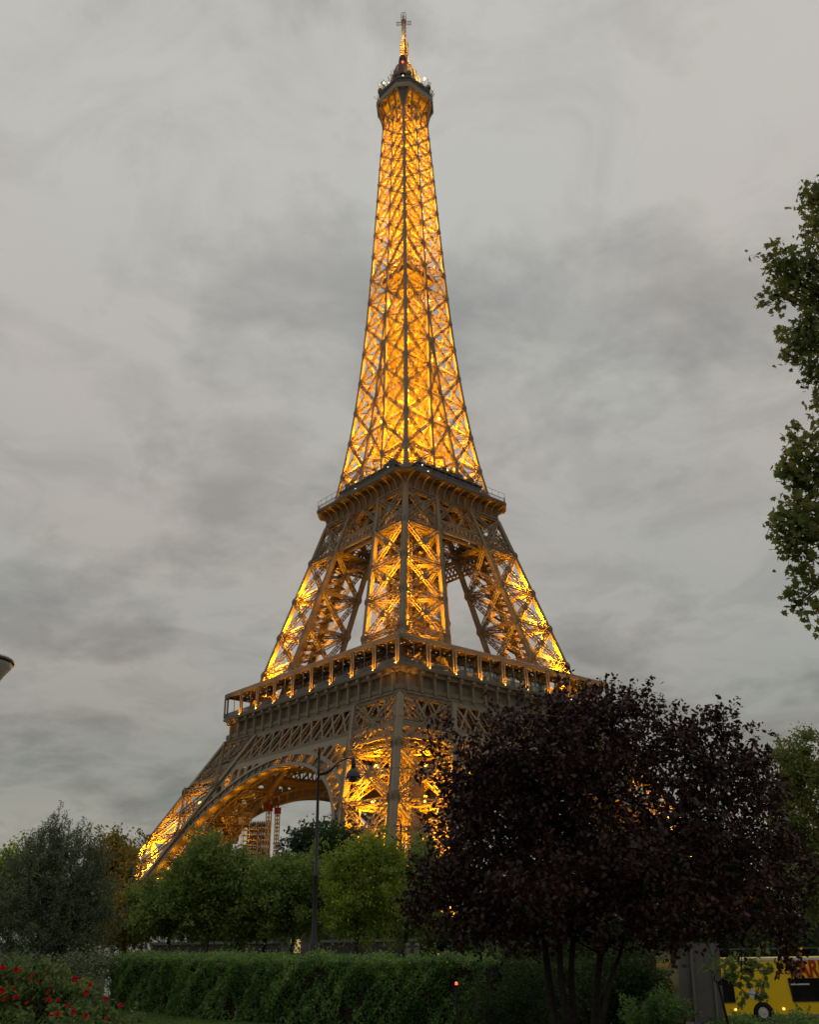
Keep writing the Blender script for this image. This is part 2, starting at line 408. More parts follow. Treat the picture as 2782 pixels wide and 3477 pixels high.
for sg in (-1, 1):
    m.bar(fp(sg*INN(38), 38, -0.1), fp(sg*INN(zt), zt, -0.1), 1.2, 0.9, XN)
    # second, narrower band across the face of the pier
    for z in (41.55, 44.1): m.bar(fp(sg*INN(z), z, -0.05), fp(sg*H(z), z, -0.05), 0.6, 0.6, XN)
    n = 9
    for k in range(n):
        for q0, q1 in ((k/n, (k+1)/n), ((k+1)/n, k/n)):
            ua = sg*(INN(41.6)+(H(41.6)-INN(41.6))*q0); ub = sg*(INN(44)+(H(44)-INN(44))*q1)
            m.bar(fp(ua, 41.6), fp(ub, 44), 0.3, 0.2, XN)
for u in np.linspace(-34, 34, 18):      # cross ties to the inner girder plane
    m.bar(fp(u, zb+0.4, 0.2), fp(u, zb+0.4, 3.8), 0.3, 0.3); m.bar(fp(u, zt-0.4, 0.2), fp(u, zt-0.4, 3.8), 0.3, 0.3)
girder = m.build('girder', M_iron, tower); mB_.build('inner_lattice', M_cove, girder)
copies(girder)
# floor beams under the first deck (lattice seen from below, with the void in the middle)
m = MB()
for u in np.linspace(-30, 30, 13):
    for a, b in (((u, -33), (u, 33)), ((-33, u), (33, u))):
        m.truss((a[0], a[1], 53.5), (b[0], b[1], 53.5), 1.0, 3.0, (0, 0, 1), 3.0, 0.35, 0.22)
for s in (-1, 1):
    m.truss((-20*s, -34, 47), (-20*s, 34, 47), 2.5, 5.5, (0, 0, 1), 4.5, 0.4, 0.3); m.truss((-34, -20*s, 47), (34, -20*s, 47), 2.5, 5.5, (0, 0, 1), 4.5, 0.4, 0.3)
under = m.build('floor_framing', M_iron2, tower)

# ---- first floor deck, frieze, consoles, railing
m = MB()
for x0, x1, y0, y1 in ((-34.9, 34.9, -34.9, -13), (-34.9, 34.9, 13, 34.9), (-34.9, -13, -13, 13), (13, 34.9, -13, 13)):
    m.box(x0, x1, y0, y1, 56.2, 57.3)
deck = m.build('first_deck', M_iron2, tower)
m = MB()
prof = [(34.75, 51.35), (35.0, 51.35), (35.0, 51.9), (34.8, 52.0), (34.75, 52.6), (34.85, 52.65), (34.8, 53.6), (34.1, 53.75), (34.05, 55.6), (34.6, 56.6), (35.2, 57.1), (35.55, 57.2), (35.62, 57.75), (35.3, 57.85), (35.2, 57.3), (34.0, 57.0), (34.0, 51.4)]
def sq_lathe(m, prof, cham=0.0, closed=True, k_only=None):
    """sweep a profile (half width, z) round a square plan with optional cut corners"""
    rings = []
    for h, z in prof:
        if cham: pts = [(-h, -h+cham), (-h, h-cham), (-h+cham, h), (h-cham, h), (h, h-cham), (h, -h+cham), (h-cham, -h), (-h+cham, -h)]
        else: pts = [(-h, -h), (-h, h), (h, h), (h, -h)]
        rings.append([(x, y, z) for x, y in pts])
    n = len(rings[0]); V = [p for r in rings for p in r]; F = []
    L = len(rings)
    for i in range(L if closed else L-1):
        j = (i+1) % L
        for k in range(n): F.append((i*n+k, j*n+k, j*n+(k+1) % n, i*n+(k+1) % n))
    m.mesh(V, F)
sq_lathe(m, prof); m.build('frieze', M_iron2, deck)
m = MB()     # a console: slim pilaster with a scroll head under the cornice
m.box(-35.1, -34.0, -0.24, 0.24, 53.0, 56.1); m.box(-35.15, -34.4, -0.36, 0.36, 52.3, 53.0)
m.box(-35.3, -34.3, -0.42, 0.42, 55.9, 56.5)
m.lathe([(0.02, -0.5), (0.36, -0.38), (0.5, 0), (0.36, 0.38), (0.02, 0.5)], 10, (-35.3, 0, 56.55))
m.prism([(-34.4, -0.3, 56.4), (-35.6, -0.3, 57.15), (-34.4, -0.3, 57.15)], (0, 0.6, 0))
console_me = m.data('console', M_iron)
for k in range(4):
    for i in range(18):
        u = -34.6+69.2*(i+0.5)/18 if True else 0
        o = link('console', console_me, deck, (0, 0, 0), k*pi/2)
        o.location = (Matrix.Rotation(k*pi/2, 3, 'Z') @ Vector((0, u, 0)))
m = MB()
for k in range(4):
    c, s = cos(k*pi/2), sin(k*pi/2)
    def rp(x, y, z): return np.array([x*c-y*s, x*s+y*c, z])
    m.bar(rp(-35.35, -35.4, 59.15), rp(-35.35, 35.4, 59.15), 0.12, 0.12)
    m.bar(rp(-35.35, -35.4, 58.0), rp(-35.35, 35.4, 58.0), 0.12, 0.25)
    for u in np.arange(-35.2, 35.3, 0.22): m.bar(rp(-35.35, u, 57.8), rp(-35.35, u, 59.15), 0.1, 0.06)
m.build('railing', M_rail, deck)

# ---- covered gallery round the first floor
m = MB()
for x0, x1, y0, y1 in ((-35.1, 35.1, -35.1, -29.0), (-35.1, 35.1, 29.0, 35.1), (-35.1, -29.0, -29.0, 29.0), (29.0, 35.1, -29.0, 29.0)):
    m.box(x0, x1, y0, y1, 63.6, 63.85)
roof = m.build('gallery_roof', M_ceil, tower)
m = MB(); sq_lathe(m, [(35.1, 63.3), (35.5, 63.3), (35.6, 63.7), (35.6, 64.3), (35.2, 64.6), (29.0, 64.6), (29.0, 63.9), (35.1, 63.9)]); m.build('fascia', M_iron, roof)
m = MB()
for du in (-0.4, 0.4):
    m.bar((-35.5, du, 58.2), (-35.5, du, 63.4), 0.34, 0.34, (1, 0, 0))
m.bar((-35.5, -0.58, 58.2), (-35.5, 0.58, 58.2), 0.36, 0.3); m.bar((-35.45, -0.58, 63.2), (-35.45, 0.58, 63.2), 0.3, 0.4); m.lathe([(0.08, 0), (0.28, 0.25), (0.42, 0.55)], 8, (-35.5, 0, 57.6))
gcol_me = m.data('gallery_column', M_iron)
m = MB(); m.lathe([(0.02, 0), (0.11, 0.08), (0.11, 0.18), (0.02, 0.25)], 8); glamp_me = m.data('gallery_lamp', M_bead)
m = MB(); m.bar((-35.2, 0, 57.9), (-35.2, 0, 63.4), 0.13, 0.13, (1, 0, 0)); mull_me = m.data('mullion', M_rail)
rot = lambda k: Matrix.Rotation(k*pi/2, 3, 'Z')
for k in range(4):
    for i in range(9):
        u = -35.0+70.0*i/9
        o = link('gallery_column', gcol_me, roof, rot(k) @ Vector((0, u, 0)), k*pi/2)
        p = rot(k) @ Vector((-36.0, u, 57.6))
        link('gallery_lamp', glamp_me, roof, p)
        if k in (0, 1):
            lamp(roof, rot(k) @ Vector((-37.0, u, 57.0)), 430, GOLD, 0.15, spot=85, aim=rot(k) @ Vector((-35.5, u, 62.0)))
        link('mullion', mull_me, roof, rot(k) @ Vector((0, u+3.9, 0)), k*pi/2)
m = MB()      # pin-point ceiling lights
for k in range(4):
    for u in np.arange(-33, 33.5, 1.9):
        for x in (-34.0, -31.2):
            if rng.random() < 0.75:
                p = rot(k) @ Vector((x+rng.uniform(-.5, .5), u+rng.uniform(-.7, .7), 63.55)); m.lathe([(0.07, -0.06), (0.07, 0)], 6, p)
tag(m.build('ceiling_lights', M_bead, roof), kind='stuff')
# pavilions behind the gallery
def pavilion(x0, x1, y0, y1, z1, k, lit):
    R = rot(k); m = MB(); m.box(x0+0.3, x1, y0, y1, 57.3, z1); me = m.data('pavilion', M_dark)
    o = link('pavilion', me, tower, (0, 0, 0), k*pi/2)
    m = MB(); m.box(x0, x0+0.25, y0+0.2, y1-0.2, 57.6, z1-0.5); m.build('glass_front', M_mirror, o)
    m = MB()
    for u in np.arange(y0, y1+0.1, 1.6): m.bar((x0-0.03, u, 57.5), (x0-0.03, u, z1-0.3), 0.12, 0.12, (1, 0, 0))
    m.build('mullion', M_rail, o)
    if lit:
        for u in np.arange(y0+1, y1-2, 3.2):
            if rng.random() < 0.7: m = MB(); m.box(x0-0.06, x0-0.02, u, u+1.2+rng.random(), 58.6+rng.random(), 60+rng.random()*1.4); m.build('lit_window', M_litwin, o)
    m = MB(); m.prism([(x0-0.8, y0-1, z1), (x1, y0-1, z1), (x1, y1+1, z1), (x0-0.8, y1+1, z1)], (0, 0, 0.3)); m.build('pavilion_roof', M_dark, o)
pavilion(-30.5, -22, -25, 12, 62.95, 0, False)
pavilion(-31.0, -22, -17, 15.5, 64.8, 1, True)
pavilion(-30, -20, -14, 14, 63.2, 2, False)
pavilion(-30, -20, -14, 14, 63.2, 3, True)

# ---- upper piers, first to second floor
Z2 = [57.6, 69.0, 79.2, 89.4, 100.5, 111.3]
m = MB(); pier_braces(m, Z2, 0.92, 1.15)
up = m.build('upper_pier', M_iron, tower)
for i in (0, 1):
    for j in (0, 1): pier_column(i, j, Z2, 0.98, 0.95).build('column', M_iron, up)
m = MB()
for du, dv in ((-2.0, -0.8), (-0.8, -2.0), (1.6, 0.8), (0.8, 1.6)):
    m.truss(axis(58, du, dv), axis(111, du*0.8, dv*0.8), 0.9, 0.9, (1, 0, 0), 1.1, 0.18, 0.15)
for z in np.arange(59, 111, 1.7): m.truss(axis(z, -2, -0.8), axis(z, 1.6, 0.8), 0.4, 0.4, (0, 0, 1), 1.0, 0.12, 0.1); m.truss(axis(z, -0.8, -2), axis(z, 0.8, 1.6), 0.4, 0.4, (0, 0, 1), 1.0, 0.12, 0.1)
m.build('lift_track', M_iron2, up)
m = MB()
for q in np.arange(58, 110, 3.0):
    a = axis(q, 3.0, -2.4); b = axis(q+1.5, 3.0, 2.4); c = axis(q+3, 3.0, -2.4); m.bar(a, b, 0.9, 0.18); m.bar(b, c, 0.9, 0.18)
m.build('staircase', M_iron2, up)
m = MB()       # lift machinery house just above the first floor
p = axis(63, 0.5, 0.5)
for i in range(5): m.box(p[0]-2.6, p[0]+2.6, p[1]-2.6, p[1]+2.6, 58+i*2.4, 59.3+i*2.4)
for sx, sy in ((-1, -1), (1, 1), (-1, 1), (1, -1)): m.bar((p[0]+sx*2.3, p[1]+sy*2.3, 57.4), (p[0]+sx*2.3, p[1]+sy*2.3, 69), 0.4)
m.build('lift_cabin', M_iron2, up)
copies(up)

# ---- second-floor girder
m = MB()
for d in (0.0, 2.4):
    for z in (100.7, 104.1): h = H(z)-d; m.bar(fp(-h, z, d), fp(h, z, d), 0.55, 0.5, XN)
    n = 26
    for k in range(n):
        f0, f1 = -1+2*k/n, -1+2*(k+1)/n
        for q0, q1 in ((f0, f1), (f1, f0)): m.bar(fp(q0*H(100.9), 100.9, d+0.04), fp(q1*H(104), 104, d-0.04), 0.28, 0.18, XN)
for sg in (-1, 1):
    for z0, z1 in ((104.1, 111.2),):
        a, b = INN(z0), INN(z1)
        m.truss(fp(sg*a, z0), fp(sg*H(z1), z1), 0.7, 0.7, XN, 1.4); m.truss(fp(sg*H(z0), z0), fp(sg*b, z1), 0.7, 0.7, XN, 1.4)
        m.truss(fp(sg*a, z0, 0.2), fp(0, z1, 0.2), 0.7, 0.7, XN, 1.4); m.truss(fp(0, z0, 0.6), fp(sg*b, z1, 0.6), 0.6, 0.6, XN, 1.4)
    m.prism([fp(sg*(INN(108)-0.5), 108, -0.1), fp(sg*(INN(111)-1.3), 111.2, -0.1), fp(sg*(INN(111)+1.3), 111.2, -0.1), fp(sg*(INN(108)+0.5), 108, -0.1)], (0.3, 0, 0))
g2 = m.build('girder', M_iron, tower); copies(g2)
m = MB()
for u in np.linspace(-15, 15, 9):
    for a, b in (((u, -16.5), (u, 16.5)), ((-16.5, u), (16.5, u))): m.truss((a[0], a[1], 112), (b[0], b[1], 112), 0.7, 2.4, (0, 0, 1), 2.4, 0.25, 0.18)
for s in (-1, 1):
    m.truss((-9.5*s, -18, 101.5), (-9.5*s, 18, 101.5), 1.6, 2.8, (0, 0, 1), 2, 0.3, 0.2); m.truss((-18, -9.5*s, 101.5), (18, -9.5*s, 101.5), 1.6, 2.8, (0, 0, 1), 2, 0.3, 0.2)
m.build('floor_framing', M_iron2, tower)

# ---- second floor: coved frieze with ribs, chamfered deck, railing, kiosks
m = MB()
for x0, x1, y0, y1 in ((-17, 17, -17, -7), (-17, 17, 7, 17), (-17, -7, -7, 7), (7, 17, -7, 7)): m.box(x0, x1, y0, y1, 114.6, 115.3)
deck2 = m.build('second_deck', M_iron2, tower)
m = MB()
cove = [(17.15, 111.1), (17.45, 111.1), (17.45, 111.5), (17.25, 111.6), (17.27, 113.0), (17.35, 114.3), (17.5, 114.95), (17.7, 115.05), (20.4, 115.08)]
CH = 3.3
ringsV = []
for h, z in cove:
    c = CH*max(0.02, (h-17.25)/3.15)
    ringsV.append((h, z, c))
def oct_sweep(m, rows):
    V = []; F = []
    for h, z, c in rows:
        V += [(-h, -h+c, z), (-h, h-c, z), (-h+c, h, z), (h-c, h, z), (h, h-c, z), (h, -h+c, z), (h-c, -h, z), (-h+c, -h, z)]
    for i in range(len(rows)-1):
        for k in range(8): F.append((i*8+k, (i+1)*8+k, (i+1)*8+(k+1) % 8, i*8+(k+1) % 8))
    m.mesh(V, F)
oct_sweep(m, ringsV+[(20.5, 115.1, CH), (20.68, 115.3, CH), (20.68, 115.95, CH), (20.4, 116.0, CH), (16.0, 116.0, 1.2), (16.0, 111.1, 0.2), (17.15, 111.1, 0.02)])
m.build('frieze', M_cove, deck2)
m = MB()
pr = [(17.3+3.15*(1-cos(q)), 111.9+3.1*sin(q)) for q in np.linspace(0, pi/2, 8)]
for (h0, z0), (h1, z1) in zip(pr[:-1], pr[1:]):
    m.bar((-h0-0.1, 0, z0), (-h1-0.1, 0, z1), 0.26, 0.3, (0, 1, 0))
rib_me = m.data('bracket', M_iron)
for k in range(4):
    for i in range(14):
        u = -17.0+34.0*i/13
        link('bracket', rib_me, deck2, rot(k) @ Vector((0, u*0.985, 0)), k*pi/2)
m = MB(); h = 20.45
pl = [(-h, -h+CH), (-h, h-CH), (-h+CH, h), (h-CH, h), (h, h-CH), (h, -h+CH), (h-CH, -h), (-h+CH, -h)]
for a, b in zip(pl, pl[1:]+pl[:1]):
    a = np.array(a); b = np.array(b); L = np.linalg.norm(b-a); n = int(L/0.5)
    for z in (117.15, 116.1): m.bar((*a, z), (*b, z), 0.12, 0.12)
    m.bar((*a, 118.7), (*b, 118.7), 0.07, 0.07)
    for i in range(n+1):
        q = a+(b-a)*i/n; m.bar((*q, 116), (*q, 117.15), 0.09, 0.06, (1, 0, 0))
        if i % 5 == 0:
            inn = q*0.985; m.bar((*q, 117), (*q, 118.7), 0.08, 0.08, (1, 0, 0))
m.build('railing', M_rail, deck2)
for k in range(4):
    m = MB(); m.box(-16.2, -11.5, -11.5, 11.5, 116, 120.6); m.box(-16.8, -11, -12.2, 12.2, 120.6, 121.0); m.box(-14.5, -11.5, -6, 4, 121, 123.0)
    for _ in range(9):
        u_ = rng.uniform(-12, 11); w_ = rng.uniform(0.5, 2.2); z_ = rng.uniform(0.4, 2.0); m.box(-16.4+rng.uniform(0, 1), -13, u_, u_+w_, 121.0, 121.0+z_)
    for u_ in np.arange(-12, 12.1, 0.8): m.bar((-16.7, u_, 121), (-16.7, u_, 122.2), 0.08, 0.08, (1, 0, 0))
    m.bar((-16.7, -12.2, 122.2), (-16.7, 12.2, 122.2), 0.1)
    for u_ in np.arange(-11, 11, 2.2): m.box(-16.3, -16.19, u_, u_+1.5, 117.0, 119.6)
    ki = link('kiosk', m.data('kiosk', M_kiosk), deck2, (0, 0, 0), k*pi/2)
m = MB()
for x0, x1, y0, y1 in ((-13.5, 13.5, -13.5, -6), (-13.5, 13.5, 6, 13.5), (-13.5, -6, -6, 6), (6, 13.5, -6, 6)): m.box(x0, x1, y0, y1, 120.0, 120.6)
ud = m.build('upper_deck', M_dark, tower)
m = MB()
for k in range(4):
    for z in (121.0, 121.9): m.bar(rot(k) @ Vector((-13.5, -13.5, z)), rot(k) @ Vector((-13.5, 13.5, z)), 0.1)
    for u in np.arange(-13.5, 13.5, 0.45): m.bar(rot(k) @ Vector((-13.5, u, 120.5)), rot(k) @ Vector((-13.5, u, 121.9)), 0.08, 0.06, (1, 0, 0))
m.build('railing', M_rail, ud)
m = MB(); m.box(-7, 7, -7, 7, 116, 125.5); m.box(-7.6, 7.6, -7.6, 7.6, 125.5, 126.0); m.build('lift_station', M_dark, ud)
for x, y, z in ((-20.4, -14.0, 117.4), (-14, -20.4, 117.6), (-12, -20.4, 116.4), (-18, 3, 118.3), (-6, -17.6, 117.2)):
    m = MB(); m.lathe([(0.02, -0.2), (0.2, -0.1), (0.2, 0.1), (0.02, 0.2)], 8, (x, y, z)); m.build('deck_lamp', M_bead, deck2)

# ---- spire
Z3 = [111.3, 118.5, 127.2, 138.2, 148.6, 159.0, 169.6, 179.4, 189.3, 198.5, 207.9, 216.6, 224.5, 231.8, 238.9, 245.8, 252.2, 258.8, 265.0, 271.0]
m = MB()
for z0, z1 in zip(Z3[:-1], Z3[1:]):
    wd = float(np.interp(z0, [111, 180, 270], [0.70, 0.64, 0.52])); st = float(np.interp(z0, [111, 180, 270], [1.3, 1.2, 1.0]))
    ck = 0.17 if z0 < 180 else 0.13
    for k in range(4):
        R = np.array(rot(k))
        nn = R @ np.array(XN)
        for sg in (-1, 1):
            a0, a1 = R @ fp(sg*H(z0), z0), R @ fp(sg*H(z1), z1); b0, b1 = R @ fp(sg*INN(z0), z0), R @ fp(sg*INN(z1), z1)
            m.truss(a0, b1, wd*.85, wd*.85, nn, st*1.3, ck*1.25, ck*0.7); m.truss(b0, a1, wd*.85, wd*.85, nn, st*1.3, ck*1.25, ck*0.7); m.truss(a1, b1, wd*0.7, wd*0.9, nn, st, ck, ck*0.7)
            gusset(m, (a0+a1+b0+b1)/4, nn, wd*0.55, 0.2)
            # inner faces of each corner pier below the point where they merge
            if INN(z0) > 0.5:
                c0, c1 = R @ np.array([-INN(z0), sg*INN(z0), z0]), R @ np.array([-INN(z1), sg*INN(z1), z1])
                t = np.cross(nn, (0, 0, 1))
                m.truss(b0, c1, wd*.8, wd*.8, t, st, ck, ck*0.7); m.truss(c0, b1, wd*.8, wd*.8, t, st, ck, ck*0.7); m.truss(b1, c1, wd*.6, wd*.6, t, st, ck, ck*.7)
        if INN(z0) > 0.9 and z0 > 125:
            b0, b1 = R @ fp(-INN(z0), z0), R @ fp(-INN(z1), z1); e0, e1 = R @ fp(INN(z0), z0), R @ fp(INN(z1), z1)
            m.truss(b0, e1, wd*.6, wd*.6, nn, st, ck*.8, ck*0.6); m.truss(e0, b1, wd*.6, wd*.6, nn, st, ck*.8, ck*.6); m.truss(b1, e1, wd*.6, wd*.6, nn, st, ck, ck*.7)
    for k in range(4):      # cross walls from the middle of each face to the shaft
        R = np.array(rot(k)); t = np.cross(R @ np.array(XN), (0, 0, 1)); a0, a1 = R @ fp(0, z0, 0.4), R @ fp(0, z1, 0.4); b0, b1 = R @ np.array([-2.4, 0, z0]), R @ np.array([-2.4, 0, z1])
        if z0 > 150: m.bar(a0, b1, 0.26, 0.26, t); m.bar(b0, a1, 0.26, 0.26, t)
    # plan bracing across each level
    h = H(z1)
    m.bar((-h, -h, z1), (h, h, z1), 0.3, 0.3); m.bar((-h, h, z1), (h, -h, z1), 0.3, 0.3)
    for k in range(4):
        R = np.array(rot(k)); m.truss(R @ fp(0, z1), R @ np.array([0, H(z1), z1]), wd*.6, wd*.6, (0, 0, 1), st*1.5, ck, ck*.7)
spire = m.build('spire', M_iron, tower)
def polycol(f, zs, w0, w1, gus=True, nrm=((-1, 0, 0), (0, -1, 0))):
    m = MB()
    for i, (z0, z1) in enumerate(zip(zs[:-1], zs[1:])):
        w = w0+(w1-w0)*i/len(zs); m.bar(f(z0), f(z1), w, w, (1, 0, 0))
        if gus:
            for n in nrm: gusset(m, f(z1)+np.array(n)*(w/2+0.03), n, w*0.72, 0.04, 1.9)
    return m
m4 = [polycol(lambda z, a=a, b=b: np.array([a*H(z), b*H(z), z]), Z3, 0.9, 0.62, True, ((a, 0, 0), (0, b, 0))) for a, b in ((-1, -1), (-1, 1), (1, 1), (1, -1))]
for mm in m4: mm.build('column', M_iron, spire)
for k in range(4):
    R = np.array(rot(k)); nn = tuple(R @ np.array(XN)); zl = [z for z in Z3 if z < 184]; zu = [z for z in Z3 if z > 184]
    for sg in (-1, 1):
        polycol(lambda z: R @ fp(sg*INN(z), z), zl+[186], 0.78, 0.6, True, (nn,)).build('column', M_iron, spire)
    polycol(lambda z: R @ fp(0, z), [186]+zu, 0.66, 0.5, True, (nn,)).build('column', M_iron, spire)
# lift guides and service stair in the middle
m = MB()
zs = np.arange(125, 270, 2.9)
for sx, sy in ((-1, -1), (-1, 1), (1, 1), (1, -1)):
    m.bar((sx*2.3, sy*2.3, 118), (sx*2.0, sy*2.0, 272), 0.3, 0.3, (1, 0, 0)); m.bar((sx*0.7, sy*0.7, 118), (sx*0.7, sy*0.7, 272), 0.25, 0.25, (1, 0, 0))
for i, z in enumerate(zs):
    for k in range(4):
        R = np.array(rot(k)); a, b = R @ np.array([-2.3, -2.3, z]), R @ np.array([-2.3, 2.3, z]); c = R @ np.array([-2.3, 2.3 if i % 2 else -2.3, z+2.9]); e = R @ np.array([-2.3, -2.3 if i % 2 else 2.3, z])
        m.bar(a, b, 0.22, 0.22); m.bar(e, c, 0.16, 0.16); m.bar(R @ np.array([-0.7, -0.7, z]), R @ np.array([-2.3, -2.3, z]), 0.15)
    s = (-1)**i; m.bar((-s*1.6, 1.3, z), (s*1.6, 1.3, z+2.9), 0.7, 0.15)
m.build('lift_guides', M_iron2, spire)
m = MB(); m.box(-2.1, 2.1, -2.1, 2.1, 158, 161.5); m.box(-2.2, 2.2, -2.2, 2.2, 219, 222); m.build('lift_cabin', M_iron2, spire)
m = MB(); h = 5.6
m.box(-h, h, -h, h, 196.2, 196.7); sq_lathe(m, [(h, 196.2), (h+0.3, 196.2), (h+0.3, 198.2), (h, 198.2)]); m.box(-3.4, 3.4, -3.4, 3.4, 199.5, 200.6)
m.build('intermediate_platform', M_iron2, spire)

# ---- summit
def octr(h, c): return [(-h, -h+c), (-h, h-c), (-h+c, h), (h-c, h), (h, h-c), (h, -h+c), (h-c, -h), (-h+c, -h)]
m = MB()
oct_sweep(m, [(8.2, 273.9, 3.2), (8.75, 273.9, 3.4), (8.85, 274.4, 3.4), (8.8, 276.0, 3.4), (8.3, 276.2, 3.2), (5.0, 276.3, 2.2), (4.5, 274.9, 1.0), (8.2, 273.9, 3.2)])
summit = m.build('summit_balcony', M_iron, tower)
for k in range(4):
    R = np.array(rot(k))
    # V-shaped corner consoles and straight ones along the sides, curving out to the balcony
    def con(p0, p1, w):
        m = MB(); p0 = np.array(p0); p1 = np.array(p1)
        pts = [p0+(p1-p0)*np.array([e, e, t]) for t in np.linspace(0, 1, 7) for e in [t**2.0]]
        for a, b in zip(pts[:-1], pts[1:]): m.bar(R @ a, R @ b, w, w, (1, 0, 0))
        m.build('console', M_iron, summit)
    hz = H(263)
    con((-hz, -hz, 263), (-8.6, -5.3, 273.9), 0.5); con((-hz, -hz, 263), (-5.3, -8.6, 273.9), 0.5)
    for u in (-2.6, 0, 2.6): con((-H(262), u*0.8, 262), (-8.6, u*1.5, 273.9), 0.4)
    m = MB(); m.prism([R @ np.array(p) for p in ((-8.2, -5.0, 273.8), (-5.0, -8.2, 273.8), (-hz-0.2, -hz-0.2, 267.5))], R @ np.array([0.2, 0.2, 0])); m.build('corner_web', M_dark, summit)
m = MB()
pl = octr(8.6, 3.4)
for a, b in zip(pl, pl[1:]+pl[:1]):
    a = np.array(a); b = np.array(b); n = int(np.linalg.norm(b-a)/0.6)
    for z in (277.2, 278.6): m.bar((*a, z), (*b, z), 0.1)
    for i in range(n): q = a+(b-a)*i/n; m.bar((*q, 276), (*(q*0.97), 278.6), 0.07, 0.07, (1, 0, 0))
m.build('railing', M_rail, summit)
m = MB(); oct_sweep(m, [(0.5, 276.2, 0.2), (7.4, 276.2, 2.9), (7.5, 279.2, 2.9), (8.0, 279.4, 3.0), (8.0, 280.4, 3.0), (7.0, 280.8, 2.6), (6.2, 281.0, 2.2), (6.0, 284.0, 2.2), (5.2, 284.3, 2.0), (0.5, 284.4, 0.2)])
for k in range(4):   # dish drums on the cabin's edge
    for u in (-4.5, 4.6):
        p = rot(k) @ Vector((-7.6, u, 281.4)); m.lathe([(0.05, -0.9), (0.9, -0.8), (1.0, 0), (0.9, 0.8), (0.05, 0.9)], 10, p)
cabin = m.build('summit_cabin', M_dark, tower)
for i in range(90):
    m = MB(); a = rng.uniform(0, 2*pi); r = rng.uniform(5.5, 8.4); x, y = np.clip(r*1.25*cos(a), -8.2, 8.2), np.clip(r*1.25*sin(a), -8.2, 8.2); zt_ = 281.5+rng.random()*3.0
    m.bar((x, y, 280), (x*1.08, y*1.08, zt_), 0.12, 0.12, (1, 0, 0))
    if i % 3 == 0: m.bar((x*1.07-0.6, y*1.07, zt_-0.5), (x*1.07+0.6, y*1.07, zt_-0.5), 0.09)
    m.build('aerial', M_rail, cabin)
m = MB(); m.lathe([(4.9, 284.3), (4.8, 288.5), (4.3, 291.0), (3.3, 293.2), (2.2, 295.0), (1.7, 296.2), (1.5, 298.0)], 16)
for a in np.arange(8)*pi/4: m.tube([(5.2*cos(a), 5.2*sin(a), 284.3), (5.0*cos(a), 5.0*sin(a), 289.0), (3.6*cos(a), 3.6*sin(a), 293.2), (1.8*cos(a), 1.8*sin(a), 296.4)], 0.25, 5)
for a in np.arange(12)*pi/6: m.bar((5.6*cos(a), 5.6*sin(a), 284.2), (5.6*cos(a), 5.6*sin(a), 286.2+rng.random()*2), 0.3, 0.5, (1, 0, 0))
m.build('dome', M_iron, cabin)
m = MB(); m.box(-6.6, -4.4, -6.6, -4.4, 282.2, 289.2); m.lathe([(1.5, 289.2), (1.3, 290.8), (0.5, 291.8)], 8, (-5.5, -5.5, 0)); m.build('lantern', mat('dark_red_cladding', (0.09, 0.02, 0.015), 0.5), cabin)
m = MB(); m.lathe([(0.02, -0.4), (0.35, -0.2), (0.35, 0.2), (0.02, 0.4)], 8, (-6.75, -6.75, 286.4)); m.build('beacon', M_redlamp, cabin)
for x, y, z, r in ((-6.6, 3.8, 285.2, 0.5), (3.2, -7.0, 285.4, 0.65), (-6.5, -6.5, 280.0, 0.3), (-1.5, -8.3, 280.2, 0.3), (-8.3, -1.0, 280.2, 0.25)):
    m = MB(); m.lathe([(0.02, -r), (r*.8, -r*.6), (r, 0), (r*.8, r*.6), (0.02, r)], 8, (x, y, z)); m.build('beacon', M_bead, cabin)
m = MB(); m.truss((0, 0, 290), (0, 0, 308.5), 1.9, 1.9, (1, 0, 0), 1.2, 0.3, 0.25); m.box(-0.7, 0.7, -0.7, 0.7, 290, 308)
for z in np.arange(292.5, 307.5, 1.25):
    for d in (0, 1):
        a = (1.75, 0, z) if d else (0, 1.75, z); m.bar(tuple(-np.array(a)*np.array([1, 1, -1])), a, 0.16)
        for s in (-1, 1): m.bar((a[0]*s, a[1]*s, z-0.45), (a[0]*s, a[1]*s, z+0.5), 0.16, 0.16, (1, 0, 0))
mast = m.build('antenna_mast', M_iron, tower)
m = MB(); m.truss((0, 0, 308), (0, 0, 320.5), 0.95, 0.95, (1, 0, 0), 1.1, 0.3, 0.2); m.box(-0.32, 0.32, -0.32, 0.32, 308, 320); m.build('top_mast', mat('pale_mast', (0.42, 0.40, 0.36), 0.5), mast)
M_rb = mat('red_brown_metal', (0.2, 0.13, 0.11), 0.6)
m = MB(); m.lathe([(0.05, 317.6), (0.95, 318.0), (1.05, 319.2), (0.9, 320.4), (0.05, 320.8)], 12); m.build('drum', M_rb, mast)
for k in range(4):
    R = rot(k); q = Matrix.Rotation(pi/4, 3, 'Z'); m = MB()
    for z in (318.2, 319.6): m.bar(q @ R @ Vector((0, 0, z)), q @ R @ Vector((2.7, 0, z)), 0.14)
    for x in (1.6, 2.2, 2.7): m.bar(q @ R @ Vector((x, 0, 317.6)), q @ R @ Vector((x, 0, 320.2)), 0.12, 0.12, (1, 0, 0))
    for s in (-1, 1): m.bar(q @ R @ Vector((0.9, s*0.3, 319.6)), q @ R @ Vector((0.9, s*0.3, 323.8)), 0.11, 0.11, (1, 0, 0))
    m.bar(q @ R @ Vector((0.9, -0.9, 323.7)), q @ R @ Vector((0.9, 0.9, 323.7)), 0.1)
    m.build('aerial', M_rb, mast)

